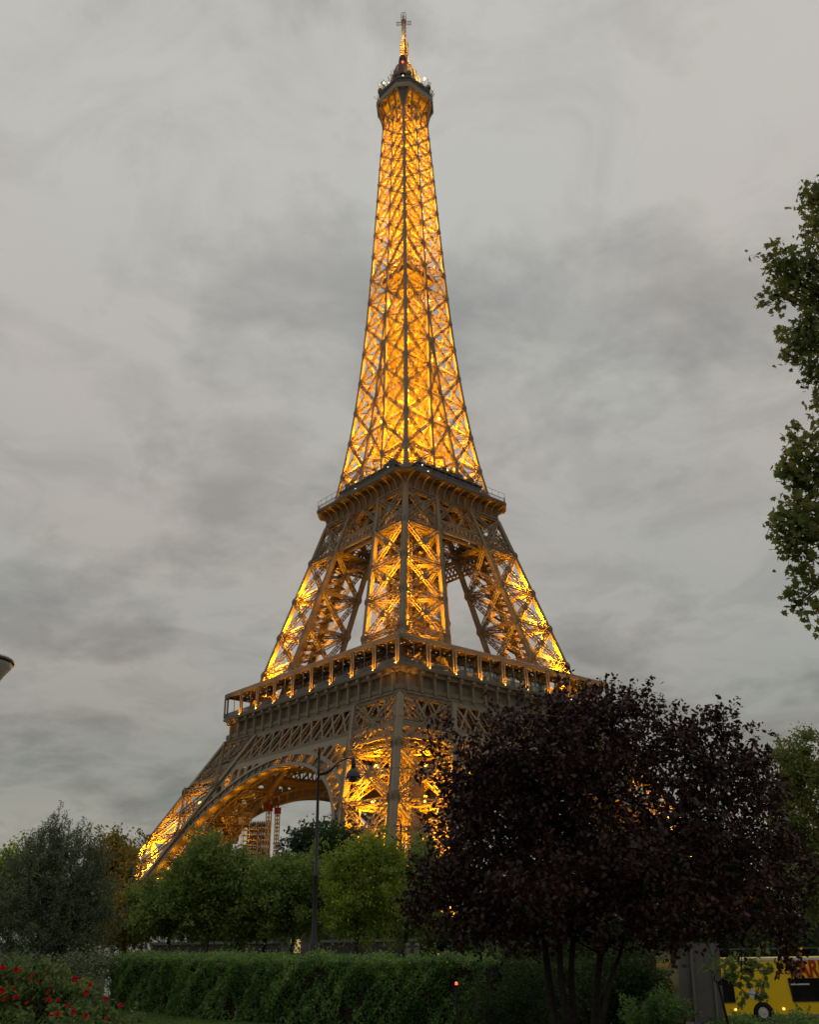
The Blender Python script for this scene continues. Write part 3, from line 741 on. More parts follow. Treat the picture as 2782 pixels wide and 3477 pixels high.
# ---- sodium floodlights inside the structure (each a small projector with its own light)
m = MB(); m.box(-0.3, 0.3, -0.3, 0.3, -0.6, -0.15); m.bar((0, 0, -0.9), (0, 0, -0.5), 0.1, 0.1, (1, 0, 0)); m.lathe([(0.25, -0.15), (0.3, -0.05), (0.05, 0.02)], 8); flood_me = m.data('floodlight', M_goldlamp)
def flood(p, w, aim=None, spot=None, r=0.35):
    f = link('floodlight', flood_me, tower, p)
    q = np.asarray(p, float)+np.array([0, 0, 0.5]); lamp(tower, q, w, GOLD, r, spot, aim)
for k, (sx, sy) in enumerate(((-1, -1), (-1, 1), (1, 1), (1, -1))):
    fx = lambda z, du, dv: (sx*((H(z)+INN(z))/2+du), sy*((H(z)+INN(z))/2+dv), z)
    for z, w in ((2.5, 7000), (12, 6500), (22.5, 7500), (29.5, 6000), (37.0, 2600)):
        w *= {0: 1.0, 1: (2.6 if z < 15 else 1.5 if z < 25 else 0.2 if z < 33 else 0.06), 2: 0.3, 3: (1.2 if z < 15 else 0.6 if z < 25 else 0.3)}[k]; flood(fx(z, 3.6, -3.2) if k == 0 else fx(z, 4.8, 1.5), w*0.5); flood(fx(z, -3.2, 3.6) if k == 0 else fx(z, 1.5, 4.8), w*0.5)
    for z, w in ((66.0, 4500), (71.0, 4500), (81, 4800), (91.0, 4600)): flood(fx(z, 4.0, 4.0) if k else fx(z, 2.6, 2.6), w*(0.2 if k == 2 else 0.8))
    for z, w in ((120.5, 700), (129, 3800), (140, 3600)): flood(fx(z, 0, 0), w)
    for z in (151, 162, 173): flood((sx*(H(z)*0.55), sy*(H(z)*0.55), z), 2100)
for z, w in ((129, 900), (146, 1200), (167, 1600), (181.5, 2800), (188.5, 1900), (202.5, 2600), (210, 2800), (218.5, 2500), (226.5, 2300), (234, 2100), (241, 2000), (248, 1900), (254, 2000), (260, 1900), (266, 600)):
    for s in (-1, 1):
        q = s*0.52*H(z); e_ = 1.35 if int(z*7) % 2 else 0.55; flood((q, -q, z), w*0.62*e_); lamp(tower, (-q*0.8, -q*0.8, z+2), w*0.5*(1.9-e_), GOLD, 0.3); lamp(tower, (q, q, z+3), w*0.16, GOLD, 0.3)  # bare corner lights have no projector, added to pick out the near bracing
for k in range(4):       # added unseen lights along the arches, spandrels, second-floor soffit and frieze
    if k < 2:
        for th in np.linspace(-52, 4, 8)*(1 if k == 0 else -1): lamp(tower, rot(k) @ Vector(tuple(fs(*polar(38.6, radians(th)), 1.9))), 42, GOLD, 0.2)
        for th in np.linspace(-30, 66, 15)*(1 if k == 0 else -1): lamp(tower, rot(k) @ Vector(tuple(fs(*polar(RI-1.6, radians(th)), 0.9))), 48, GOLD, 0.2, spot=150, aim=rot(k) @ Vector(tuple(fs(*polar(RI, radians(th)), 0.9))))
        for u in (-23, -19, 19, 23): lamp(tower, rot(k) @ Vector(tuple(fs(u, 47.2, 1.6))), 120, GOLD, 0.2)
    lamp(tower, rot(k) @ Vector((-15.3, 0, 108)), 70, GOLD, 0.3)
    for u in np.linspace(-18, 18, 7): lamp(tower, rot(k) @ Vector((-19.9, u, 113.9)), 10, GOLD, 0.1)
    for u in (-34, -31, 31, 34): lamp(tower, rot(k) @ Vector((-35.7, u, 56.2)), 8, GOLD, 0.1)
for x, y, z, w in ((3.6, -7.6, 288.5, 900), (0.5, -7.2, 292.5, 420), (-7.4, 3.6, 285.6, 260), (2.2, -2.2, 299.5, 300), (-2.0, 0.8, 300.5, 420), (-2.6, -1.6, 305, 500), (-2.4, -1.4, 310, 160)): lamp(tower, (x, y, z), w*5, (1, 0.52, 0.08), 0.3)

#@@FOREGROUND@@
# ================================================================== GROUND
def edge(lat): return 32.0-13.0*np.clip((np.asarray(lat, float)-0.5)/5.5, 0, 1)
def gz(d, lat=0.0):
    """terrain height d metres ahead of the camera: a garden terrace, a bank, then the street"""
    t = np.clip((np.asarray(d, float)-edge(lat))/11.0, 0, 1); t = t*t*(3-2*t)
    far = np.clip((np.asarray(d, float)-70)/110, 0, 1)
    return 4.50+(1.25-4.50)*t-1.15*far
def world(d, lat, z=None):
    p = CAM+FWD*d+RGT*lat; p[2] = float(gz(d, lat)) if z is None else z; return p
def lat_of(px, d): return float(np.dot(at(px, 3171, d)-CAM, RGT))
def under(px, py, d):
    p = at(px, py, d); p[2] = float(gz(d, np.dot(p-CAM, RGT))); return p
def onground(px, d, dz=0.0):
    p = at(px, 3171, d); p[2] = float(gz(d, np.dot(p-CAM, RGT)))+dz; return p

M_earth = mat('garden_soil_and_grass', (0.028, 0.042, 0.012), 0.9, col2=(0.045, 0.06, 0.02), scale=0.8, spec=0.1)
M_asph = mat('asphalt', (0.045, 0.045, 0.047), 0.85, var=0.2, scale=3)
M_pave = mat('pavement', (0.16, 0.15, 0.135), 0.85, var=0.15, scale=2)
ds = np.concatenate([np.linspace(-60, 15, 9), np.linspace(16, 46, 41), np.linspace(48, 260, 30), [400, 900, 2500]])
ls = np.concatenate([[-2500, -700], np.linspace(-200, -30, 18), np.linspace(-25, 25, 51), np.linspace(30, 200, 18), [700, 2500]])
V = []; F = []
for d in ds:
    for l in ls:
        p = world(d, l); p[2] += 0.05*sin(d*0.9)*cos(l*0.7) if d < 45 else 0; V.append(p)
n = len(ls)
for i in range(len(ds)-1):
    for j in range(n-1): F.append((i*n+j, i*n+j+1, (i+1)*n+j+1, (i+1)*n+j))
m = MB(); m.mesh(V, F); tag(m.build('ground', M_earth), kind='structure')
def strip(name, d0, d1, dz, material, l0=-160, l1=160, side=0.0):
    m = MB(); L = np.linspace(l0, l1, 41); D = np.linspace(d0, d1, 9)
    V = [world(d, l) + np.array([0, 0, dz]) for d in D for l in L]; F = []
    for i in range(len(D)-1):
        for j in range(40): F.append((i*41+j, i*41+j+1, (i+1)*41+j+1, (i+1)*41+j))
    m.mesh(V, F)
    if side: m.prism([world(d0, l0)+np.array([0, 0, dz-side]), world(d0, l1)+np.array([0, 0, dz-side]), world(d0, l1)+np.array([0, 0, dz-0.004]), world(d0, l0)+np.array([0, 0, dz-0.004])], FWD*0.2)
    return tag(m.build(name, material), kind='structure')
strip('road', 50.0, 66.0, 0.03, M_asph); strip('pavement', 66.0, 76.0, 0.15, M_pave, side=0.14); strip('near_pavement', 44.0, 50.0, 0.15, M_pave)
m = MB()
for l in np.arange(-80, 80, 5.0):
    a = world(58, l); b = world(58, l+2.5); m.poly([a+FWD*-0.08+np.array([0, 0, .036]), b+FWD*-0.08+np.array([0, 0, .036]), b+FWD*0.08+np.array([0, 0, .036]), a+FWD*0.08+np.array([0, 0, .036])])
tag(m.build('road_marking', M_white), kind='structure')

# ================================================================== FOLIAGE
SH_OVAL = np.array([(0, -0.5, 0), (0.24, -0.15, 0.05), (0.26, 0.12, 0.06), (0, 0.5, 0), (-0.26, 0.12, 0.06), (-0.24, -0.15, 0.05)])
SH_NARROW = np.array([(0, -0.5, 0), (0.11, -0.05, 0.03), (0, 0.5, 0), (-0.11, -0.05, 0.03)])
SH_QUAD = np.array([(0, -0.5, 0), (0.34, 0, 0.08), (0, 0.5, 0), (-0.34, 0, 0.08)])
SH_PLANE = np.array([(0, -0.42, 0), (0.16, -0.34, 0.02), (0.5, -0.28, 0.06), (0.3, -0.04, 0.03), (0.48, 0.2, 0.07), (0.2, 0.14, 0.03), (0, 0.58, 0.0), (-0.2, 0.14, 0.03), (-0.48, 0.2, 0.07), (-0.3, -0.04, 0.03), (-0.5, -0.28, 0.06), (-0.16, -0.34, 0.02)])
def leaf_data(name, P, size, shape, mtl, up=0.5, hang=0.0, dirs=None, jitter=0.35):
    P = np.asarray(P, float); n = len(P); K = len(shape)
    nr = rng.normal(size=(n, 3)); nr /= np.linalg.norm(nr, axis=1, keepdims=True); nr[:, 2] += up; nr /= np.linalg.norm(nr, axis=1, keepdims=True)+1e-9
    tg = rng.normal(size=(n, 3))
    if dirs is not None: tg = dirs+tg*0.35
    tg[:, 2] -= hang
    tg -= nr*(tg*nr).sum(1, keepdims=True); tg /= np.linalg.norm(tg, axis=1, keepdims=True)+1e-9
    bt = np.cross(tg, nr); s = size*(1+jitter*rng.uniform(-1, 1, size=(n, 1, 1)))
    Vt = P[:, None, :]+s*(shape[None, :, 0:1]*bt[:, None, :]+shape[None, :, 1:2]*tg[:, None, :]+shape[None, :, 2:3]*nr[:, None, :])
    me = bpy.data.meshes.new(name); me.vertices.add(n*K); me.vertices.foreach_set('co', Vt.reshape(-1).astype(np.float32))
    me.loops.add(n*K); me.loops.foreach_set('vertex_index', np.arange(n*K, dtype=np.int32))
    me.polygons.add(n); me.polygons.foreach_set('loop_start', np.arange(0, n*K, K, dtype=np.int32)); me.polygons.foreach_set('loop_total', np.full(n, K, dtype=np.int32))
    me.update(); me.validate(); me.materials.append(mtl)
    return me
def ball(n, shell=0.5):
    v = rng.normal(size=(n, 3)); v /= np.linalg.norm(v, axis=1, keepdims=True)
    return v*(rng.uniform(shell**3, 1, size=(n, 1))**(1/3))
def clumps(blobs, nc, shell=0.55):
    """clump centres through a set of ellipsoids (centre, radii)"""
    w = np.array([b[1][0]*b[1][1]*b[1][2] for b in blobs])**0.8; w /= w.sum(); out = []
    for (c, r), q in zip(blobs, w):
        k = max(2, int(nc*q)); v = ball(k, shell); v *= np.where(rng.random((k, 1)) < 0.16, rng.uniform(1.05, 1.32, (k, 1)), 1.0)*(1+0.10*np.sin(v[:, :1]*5.1+q*40)*np.sin(v[:, 1:2]*4.3+1)*np.sin(v[:, 2:]*6+q*90)*2); out.append(np.asarray(c)+v*np.asarray(r))
    return np.concatenate(out)
def around(Cc, per, rad, flat=0.7):
    n = len(Cc); k = rng.poisson(per, n)+2
    base = np.repeat(Cc, k, axis=0); sc = np.repeat(rng.uniform(0.6, 1.35, n), k)[:, None]
    off = rng.normal(size=base.shape)*np.array([1, 1, flat])*rad*0.55*sc
    return base+off
def sprays(Cc, centre, per, length, rad, m=None, frac=0.0, tw=0.004, upb=0.35):
    """leaves strung along outward-pointing twigs, so boughs and ragged edges show"""
    centre = np.asarray(centre, float); n = len(Cc); D = Cc-centre; D /= np.linalg.norm(D, axis=1, keepdims=True)+1e-9
    D = D+rng.normal(size=D.shape)*0.55; D[:, 2] += upb; D /= np.linalg.norm(D, axis=1, keepdims=True)
    L = length*rng.uniform(0.5, 1.5, n); k = np.maximum(3, rng.poisson(per*L/length))
    t = rng.uniform(-0.5, 0.55, k.sum()); base = np.repeat(Cc, k, axis=0); d = np.repeat(D, k, axis=0); l = np.repeat(L, k)
    P = base+d*(t*l)[:, None]+rng.normal(size=base.shape)*rad*(1.0-0.8*np.clip(t, 0, 0.5))[:, None]
    if m is not None:
        for i in np.nonzero(rng.random(n) < frac)[0]:
            a, b = Cc[i]-D[i]*L[i]*0.5, Cc[i]+D[i]*L[i]*0.55; m.tube([a, (a+b)/2+rng.normal(size=3)*0.03*L[i], b], [tw*1.6, tw, tw*0.5], 4)
    return P
def branchwork(m, base, fork, targets, r0, nmain=5, nsec=40, rt=0.012):
    """tapered trunk, main limbs and twigs that reach into the clumps"""
    base = np.asarray(base, float); fork = np.asarray(fork, float)
    mid = (base+fork)/2+rng.normal(size=3)*np.array([0.04, 0.04, 0])*np.linalg.norm(fork-base)
    m.tube([base, mid, fork], [r0*1.15, r0*0.95, r0*0.8], 8)
    T = targets[rng.permutation(len(targets))]
    seeds = [T[0]]
    for _ in range(nmain-1):
        dd = np.min([np.linalg.norm((T-s), axis=1) for s in seeds], axis=0); seeds.append(T[np.argmax(dd)])
    nodes = []
    for s in seeds:
        e = fork+(s-fork)*0.86; b = fork+(s-fork)*0.45+np.array([0, 0, 0.14*np.linalg.norm(s-fork)])*rng.uniform(-0.3, 1)+rng.normal(size=3)*0.05*np.linalg.norm(s-fork)
        pts = [fork, (fork+b)/2+rng.normal(size=3)*0.02, b, (b+e)/2+rng.normal(size=3)*0.04, e]
        m.tube(pts, [r0*0.7, r0*0.52, r0*0.38, r0*0.24, rt], 6)
        for t in np.linspace(0, 1, 9):
            i = min(int(t*4), 3); nodes.append(pts[i]+(pts[i+1]-pts[i])*(t*4-i))
    nodes = np.array(nodes)
    for q in T[:nsec]:
        i = np.argmin(np.linalg.norm(nodes-q, axis=1)+0.3*np.maximum(0, nodes[:, 2]-q[2])); a = nodes[i]; L = np.linalg.norm(q-a)
        mm = (a+q)/2+rng.normal(size=3)*0.1*L
        m.tube([a, mm, q], [max(rt*1.2, r0*0.16), rt, rt*0.45], 4)
M_bark = mat('grey_brown_bark', (0.055, 0.045, 0.035), 0.9, var=0.35, scale=8, bump=0.6, spec=0.1)
M_bark2 = mat('dark_wet_bark', (0.03, 0.024, 0.02), 0.85, var=0.35, scale=14, bump=0.6, spec=0.15)
def tree(name, label, blobs, base, fork, nc, per, crad, lsize, shape, lm, r0=0.12, nmain=5, nsec=60, shell=0.5, group=None, hang=0.2, bark=None, up=0.5, cat='tree', extra=None, rt=0.012, origin=None):
    o = np.asarray(base, float); t = thing(name, label, cat, o, 0, group)
    Cc = clumps([(np.asarray(c)-o, r) for c, r in blobs], nc, shell)
    ctr = Cc.mean(axis=0); ctr[2] -= 0.3*np.ptp(Cc[:, 2]); h2 = len(Cc)//2
    P = np.concatenate([around(Cc[::2], per, crad), sprays(Cc[1::2], ctr, per, crad*3.2, crad*0.42)])
    if extra is not None: P = np.concatenate([P, np.asarray(extra)-o])
    me = leaf_data('crown', P, lsize, shape, lm, up, hang)
    link('crown', me, t)
    if r0:
        m = MB(); branchwork(m, (0, 0, -0.2), np.asarray(fork)-o, Cc, r0, nmain, nsec, rt); m.build('trunk', bark or M_bark, t, True)
    return t

def blob(px, py, rx, rz, d, dep=None):
    k = m_per_px(d); c = at(px, py, d); return (c, (rx*k, (dep or rx)*k, rz*k))
def blobw(px, py, rx, rz, d, dep=None):
    """ellipsoid whose long horizontal axes follow the world axes, so give one plan radius"""
    p = at(px, py, d); k = kpx(p); r = rx*k; return (p, (r, r if dep is None else dep*k, rz*k))

G_mid = leafmat('street_tree_leaves', [(0.016, 0.027, 0.007), (0.036, 0.054, 0.013), (0.064, 0.088, 0.02), (0.10, 0.105, 0.024)], lift=3.7)
G_amber = leafmat('turning_gold_lit_leaves', [(0.03, 0.035, 0.008), (0.06, 0.06, 0.014), (0.12, 0.085, 0.018), (0.16, 0.09, 0.02)])  # leaf colour holds autumn tint and the tower's golden light together
G_dark = leafmat('chestnut_leaves', [(0.012, 0.022, 0.007), (0.02, 0.036, 0.010), (0.034, 0.055, 0.015)], lift=2.4)
G_light = leafmat('yellow_green_leaves', [(0.036, 0.053, 0.008), (0.07, 0.094, 0.013), (0.12, 0.14, 0.02)], lift=3.7)
G_olive = leafmat('silvery_olive_leaves', [(0.034, 0.046, 0.024), (0.065, 0.084, 0.046), (0.105, 0.128, 0.07)], trans=0.15, lift=2.1)
G_plum = leafmat('purple_leaves', [(0.010, 0.006, 0.005), (0.020, 0.010, 0.009), (0.037, 0.016, 0.014), (0.062, 0.024, 0.02)], trans=0.2, rough=0.42, cl=0.9, spec=0.3, lift=1.75)
G_plane = leafmat('plane_tree_leaves', [(0.02, 0.032, 0.009), (0.042, 0.058, 0.016), (0.075, 0.085, 0.022), (0.11, 0.075, 0.03)], trans=0.5, rough=0.5, lift=3.2)
G_hedge = leafmat('hedge_leaves', [(0.012, 0.025, 0.008), (0.025, 0.048, 0.013), (0.043, 0.073, 0.02), (0.072, 0.1, 0.028)], cl=1.6, lift=4.6)
G_rose = leafmat('rose_leaves', [(0.014, 0.03, 0.010), (0.03, 0.052, 0.016), (0.055, 0.075, 0.022), (0.09, 0.075, 0.025)], cl=2)
G_vine = leafmat('lobed_green_leaves', [(0.025, 0.04, 0.012), (0.05, 0.075, 0.02), (0.085, 0.11, 0.03)])

# ---- street trees beyond the hedge
def street_tree(px, top, bot, rpx, d, label, lm, nm='street_tree', n=300, per=100, ls=0.135, group='trees along the street below the garden', extra_blobs=()):
    k = m_per_px(d); cy_ = (top+bot)/2; base = onground(px, d); fk = at(px, bot-10, d); fk[2] = max(fk[2], base[2]+2.2)
    bl = [blobw(px, cy_, rpx*1.12, (bot-top)/2, d)]
    for a in range(4):
        bl.append(blobw(px+rng.uniform(-.6, .6)*rpx, cy_+rng.uniform(-.45, .3)*(bot-top)/2, rpx*0.6, (bot-top)*0.28, d+rng.uniform(-1, 1)))
    bl += list(extra_blobs)
    return tree(nm, label, bl, base, fk, n, per, 0.42*d/45, ls, SH_QUAD, lm, r0=0.11, nmain=5, nsec=50, shell=0.35, group=group)
street_tree(430, 3050, 3201, 105, 47, 'low yellowish street tree behind the round no-parking sign', G_amber)
street_tree(575, 3010, 3186, 115, 46, 'street tree in front of the foot of the golden left leg', G_mid)
street_tree(705, 2835, 3176, 80, 44, 'taller street tree rising over the golden left leg', G_mid, extra_blobs=[blobw(790, 2960, 90, 70, 45), blobw(640, 3010, 80, 100, 44)])
street_tree(809, 2945, 3181, 135, 45, 'street tree under the scaffold tower with a straight trunk', G_mid)
street_tree(902, 2935, 3176, 130, 46, 'street tree with a leaning trunk beside the tall lamp', G_mid)
street_tree(1000, 2900, 3181, 130, 43, 'street tree just left of the tall lamp post', G_mid)
tree('chestnut_tree', 'dense dark round-topped tree under the arch, behind the tall lamp', [blobw(1105, 2880, 105, 85, 56), blobw(1030, 2925, 75, 90, 56), blobw(1150, 2930, 85, 110, 56), blobw(1090, 3020, 140, 110, 56)], onground(1095, 56), at(1095, 3100, 56), 260, 90, 0.5, 0.19, SH_QUAD, G_dark, r0=0.16, shell=0.5)
tree('lime_tree', 'bright yellow-green tree right of the tall lamp, below the near leg', [blobw(1235, 3000, 115, 140, 40), blobw(1290, 2920, 70, 75, 40), blobw(1190, 3080, 95, 100, 40), blobw(1215, 2890, 55, 50, 40), blobw(1310, 3060, 60, 90, 40), blobw(1160, 2960, 50, 60, 40)], onground(1210, 40), at(1215, 3150, 40), 330, 90, 0.34, 0.105, SH_QUAD, G_light, r0=0.1, shell=0.45)
tree('lime_tree', 'green tree half hidden between the yellow-green tree and the purple tree', [blobw(1400, 3040, 95, 130, 46), blobw(1440, 2940, 70, 70, 46)], onground(1320, 46), at(1380, 3150, 46), 150, 80, 0.4, 0.15, SH_QUAD, G_mid, r0=0.12)
tree('amber_tree', 'small orange-brown tree lit by the foot of the left leg', [blobw(432, 2925, 35, 45, 62), blobw(420, 2985, 45, 45, 62)], onground(440, 62), at(440, 3020, 62), 70, 70, 0.5, 0.19, SH_QUAD, G_amber, r0=0.12)
tree('amber_tree', 'reddish tree peeping out at the right shoulder of the olive tree', [blobw(375, 2890, 45, 50, 58), blobw(355, 2950, 60, 60, 58)], onground(370, 58), at(370, 3010, 58), 80, 70, 0.5, 0.18, SH_QUAD, G_amber, r0=0.12)
tree('street_tree', 'green tree behind the left side of the olive tree', [blobw(60, 2960, 85, 70, 52), blobw(20, 3030, 90, 90, 52)], onground(45, 52), at(45, 3100, 52), 110, 80, 0.5, 0.17, SH_QUAD, G_light, r0=0.14)
tree('street_tree', 'round olive-green tree at the right edge behind the purple tree', [blobw(2740, 2620, 110, 130, 42), blobw(2800, 2760, 170, 190, 42), blobw(2700, 2800, 90, 150, 42), blobw(2760, 2950, 140, 150, 42)], onground(2790, 42), at(2780, 3080, 42), 420, 80, 0.38, 0.14, SH_QUAD, G_plane, r0=0.2, shell=0.5)
tree('street_tree', 'dark tree behind the crown of the purple tree, over the bus', [blobw(2350, 2950, 190, 140, 48), blobw(2100, 2980, 200, 140, 48), blobw(1800, 3020, 190, 120, 48), blobw(2560, 3010, 140, 110, 48)], onground(2180, 48), at(2180, 3120, 48), 420, 70, 0.5, 0.19, SH_QUAD, G_dark, r0=0.2)

# ---- far trees of the park round the tower's feet, one mass in the dusk
tl = []
for px in range(150, 2950, 45):
    for _ in range(2):
        tp = 3075+25*sin(px*0.013)+18*sin(px*0.041+1)+rng.uniform(-12, 12); tl.append(blobw(px+rng.uniform(-20, 20), tp+75, 55, 78, 104+rng.uniform(-7, 7)))
        tl.append(blobw(px+rng.uniform(-20, 20), tp+130, 60, 70, 100+rng.uniform(-5, 5)))
o0 = world(104, 0); Cc = clumps([(c-o0, r) for c, r in tl], 2600, 0.3); P = around(Cc, 28, 0.8); P = P[P[:, 2] > -0.2]
tag(link('treeline', leaf_data('treeline', P, 0.42, SH_QUAD, G_dark, 0.5, 0.2), None, o0), kind='stuff')

# ---- silvery olive tree
dO = 25
ob = [blobw(165, 3060, 165, 190, dO), blobw(245, 2960, 105, 115, dO), blobw(90, 3100, 140, 160, dO), blobw(150, 2900, 90, 90, dO), blobw(315, 3060, 70, 120, dO), blobw(70, 3040, 85, 100, dO), blobw(250, 3150, 140, 110, dO)]
base = onground(190, dO); fork = at(190, 3230, dO)
t = thing('olive_tree', 'silvery grey-green olive tree with upright shoots on the left', 'tree', base)
Cc = clumps([(c-base, r) for c, r in ob], 900, 0.3)
m = MB(); P = np.concatenate([around(Cc[::2], 95, 0.2), sprays(Cc[1::2], (0, 0, 0.6), 100, 0.65, 0.05, m, 0.25, 0.004, 0.9)])
# upright leafy shoots round the top
shoots = []; SHT = m
for px, py, L in [(178, 2830, 120), (165, 2850, 90), (205, 2840, 100), (190, 2870, 80), (140, 2850, 70), (240, 2860, 60), (268, 2850, 85), (255, 2850, 70), (300, 2860, 75), (320, 2870, 70), (335, 2880, 60), (115, 2870, 65), (105, 2890, 70), (90, 2900, 45), (280, 2880, 60), (225, 2850, 70), (150, 2880, 80), (340, 2900, 50), (130, 2900, 60), (310, 2890, 50), (60, 2920, 45), (185, 2850, 95), (215, 2860, 90), (250, 2880, 70), (290, 2890, 60), (330, 2900, 55), (160, 2890, 90), (120, 2880, 60), (75, 2900, 60), (360, 2910, 40)]:
    k = m_per_px(dO); a = at(px, py+60, dO+rng.uniform(-.4, .4))-base; b = a+np.array([rng.normal()*0.03, rng.normal()*0.03, (L+50)*k])
    SHT.tube([a, (a+b)/2+rng.normal(size=3)*0.02, b], [0.009, 0.006, 0.003], 4)
    for q in np.linspace(0.1, 1, int(L*0.9)+26): shoots.append(a+(b-a)*q+rng.normal(size=3)*np.array([0.035, 0.035, 0.01]))
shoots = np.array(shoots)
link('crown', leaf_data('crown', np.concatenate([P, shoots]), 0.085, SH_NARROW, G_olive, 0.2, -0.7), t)
m = SHT; branchwork(m, (0, 0, -0.2), fork-base, Cc, 0.1, 6, 60); m.build('trunk', M_bark, t, True)

# ---- purple-leaved plum
dP = 15
pb = [blobw(2050, 2800, 300, 330, dP), blobw(1700, 2850, 220, 260, dP+.5), blobw(1760, 2590, 190, 150, dP), blobw(2050, 2500, 230, 130, dP), blobw(2380, 2600, 210, 150, dP), blobw(2480, 2790, 200, 200, dP-.5),
      blobw(1560, 2920, 140, 200, dP), blobw(1590, 2720, 110, 130, dP), blobw(2300, 2960, 260, 190, dP-.8), blobw(1900, 3010, 250, 130, dP-.6), blobw(2580, 2960, 160, 170, dP), blobw(1650, 3060, 170, 80, dP), blobw(2660, 2880, 80, 130, dP+.5),
      blobw(1830, 2440, 100, 70, dP), blobw(1990, 2390, 130, 60, dP), blobw(2170, 2400, 70, 60, dP), blobw(2440, 2460, 85, 60, dP), blobw(2560, 2570, 70, 80, dP), blobw(2330, 2480, 75, 60, dP), blobw(2500, 3130, 130, 60, dP-.6), blobw(1760, 2740, 190, 190, dP+.4), blobw(1900, 2700, 200, 200, dP+.6), blobw(1750, 3150, 160, 60, dP), blobw(1950, 3130, 200, 60, dP-.5), blobw(2210, 3160, 150, 50, dP-.5), blobw(2682, 3255, 24, 46, dP), blobw(2690, 3170, 50, 60, dP), blobw(1450, 3020, 70, 90, dP), blobw(1480, 3120, 90, 70, dP), blobw(1620, 3160, 120, 50, dP), blobw(2380, 3150, 150, 55, dP), blobw(2620, 3120, 90, 80, dP), blobw(1480, 2620, 55, 70, dP), blobw(1500, 2480, 45, 45, dP)]
base = onground(1960, dP); t = thing('purple_plum_tree', 'dark purple-leaved plum tree with several bare stems on the right', 'tree', base)
Cc = clumps([(c-base, r) for c, r in pb], 1850, 0.3)
m = MB(); ctr = np.array([0, 0, 1.2]); P = np.concatenate([around(Cc[::3], 30, 0.2), sprays(np.delete(Cc, np.s_[::3], axis=0), ctr, 30, 0.62, 0.06, m, 0.5)])
sprigs = []
for px, py, L in [(2672, 3215, 60), (2688, 3235, 70), (2680, 3262, 60), (2660, 3250, 50), (2695, 3270, 40), (1930, 2300, 75), (1745, 2430, 60), (1700, 2470, 50), (1620, 2480, 60), (1560, 2520, 60), (2005, 2360, 50), (2060, 2380, 60), (2150, 2340, 50), (2180, 2380, 60), (2290, 2450, 55), (2420, 2420, 60), (2460, 2420, 70), (2390, 2440, 60), (2500, 2480, 60), (2560, 2520, 55), (2600, 2570, 50), (2640, 2640, 50), (1440, 2600, 55), (1470, 2540, 60), (1880, 2390, 55), (1820, 2400, 55), (2230, 2430, 50), (2120, 2370, 50), (1500, 2500, 50), (2340, 2460, 40), (2650, 2720, 40)]:
    k = m_per_px(dP); a = at(px+rng.uniform(-15, 15), py+70, dP+rng.uniform(-.6, .6))-base; b = at(px, py-L*.5, dP)-base
    m.tube([a, (a+b)/2+rng.normal(size=3)*0.03, b], [0.012, 0.007, 0.003], 4)
    for q in np.linspace(0.1, 1, 30): sprigs.append(a+(b-a)*q+rng.normal(size=3)*np.array([0.05, 0.05, 0.03]))
link('crown', leaf_data('crown', np.concatenate([P, np.array(sprigs)]), 0.085, SH_OVAL, G_plum, 0.35, 0.55), t)
def B(px, py, d=dP): return at(px, py, d)-base
stems = [([(1890, 3560), (1886, 3470), (1866, 3330), (1848, 3180), (1800, 3000), (1720, 2780), (1650, 2600)], 0.075), ([(1930, 3560), (1926, 3470), (1905, 3320), (1900, 3170), (1930, 3000), (1950, 2760), (1900, 2500)], 0.062),
         ([(1950, 3560), (1950, 3470), (1940, 3300), (1950, 3150), (2010, 2950), (2060, 2700), (2080, 2450)], 0.062), ([(2015, 3560), (2022, 3470), (2030, 3330), (2040, 3240), (2075, 3200), (2160, 3150), (2240, 3126), (2380, 3030), (2520, 2850)], 0.066),
         ([(2040, 3560), (2045, 3470), (2070, 3340), (2110, 3230), (2150, 3050), (2250, 2800), (2330, 2560)], 0.05)]
for pts, r0 in stems:
    q = [B(x, y, dP+0.25*sin(i+x)) for i, (x, y) in enumerate(pts)]; n = len(q); m.tube(q, [r0*(1-0.8*i/(n-1)) for i in range(n)], 8)
    nodes = np.array(q[3:])
    T = Cc[rng.permutation(len(Cc))[:70]]
    for c in T:
        i = np.argmin(np.linalg.norm(nodes-c, axis=1)); L = np.linalg.norm(nodes[i]-c)
        if L < 1.6: m.tube([nodes[i], (nodes[i]+c)/2+rng.normal(size=3)*0.08*L, c], [0.018, 0.011, 0.004], 4)
m.build('trunk', M_bark2, t, True)

# lobed-leaf branch hanging over the bus and low shrubs under the plum
tree('young_maple', 'young green maple with lobed leaves hanging in front of the yellow bus', [blobw(2490, 3280, 70, 45, 17), blobw(2565, 3355, 38, 65, 17), blobw(2440, 3260, 50, 35, 17), blobw(2580, 3270, 45, 45, 17)], onground(2440, 17), at(2440, 3340, 17), 20, 15, 0.12, 0.10, SH_PLANE, G_vine, r0=0.025, nmain=4, nsec=30, rt=0.006, hang=0.8)
def shrub(label, blobs, d, px, lm, nc, per, crad, ls, shape=SH_OVAL, name='shrub', group='low shrubs under the purple tree', r0=0.02):
    return tree(name, label, blobs, onground(px, d), onground(px, d, 0.3), nc, per, crad, ls, shape, lm, r0=r0, nmain=4, nsec=25, rt=0.005, group=group, cat='shrub', shell=0.3)
shrub('dark loose shrub between the stems of the purple tree and the hedge', [blobw(1800, 3400, 120, 110, 16.5), blobw(1700, 3440, 120, 90, 16.5)], 16.5, 1760, G_dark, 160, 45, 0.14, 0.05)
shrub('dark leafy shrub right of the plum stems, tallest of the shrubs', [blobw(2110, 3370, 120, 120, 18), blobw(2150, 3300, 80, 90, 18), blobw(2060, 3400, 110, 100, 18)], 18, 2150, G_dark, 240, 45, 0.16, 0.06)
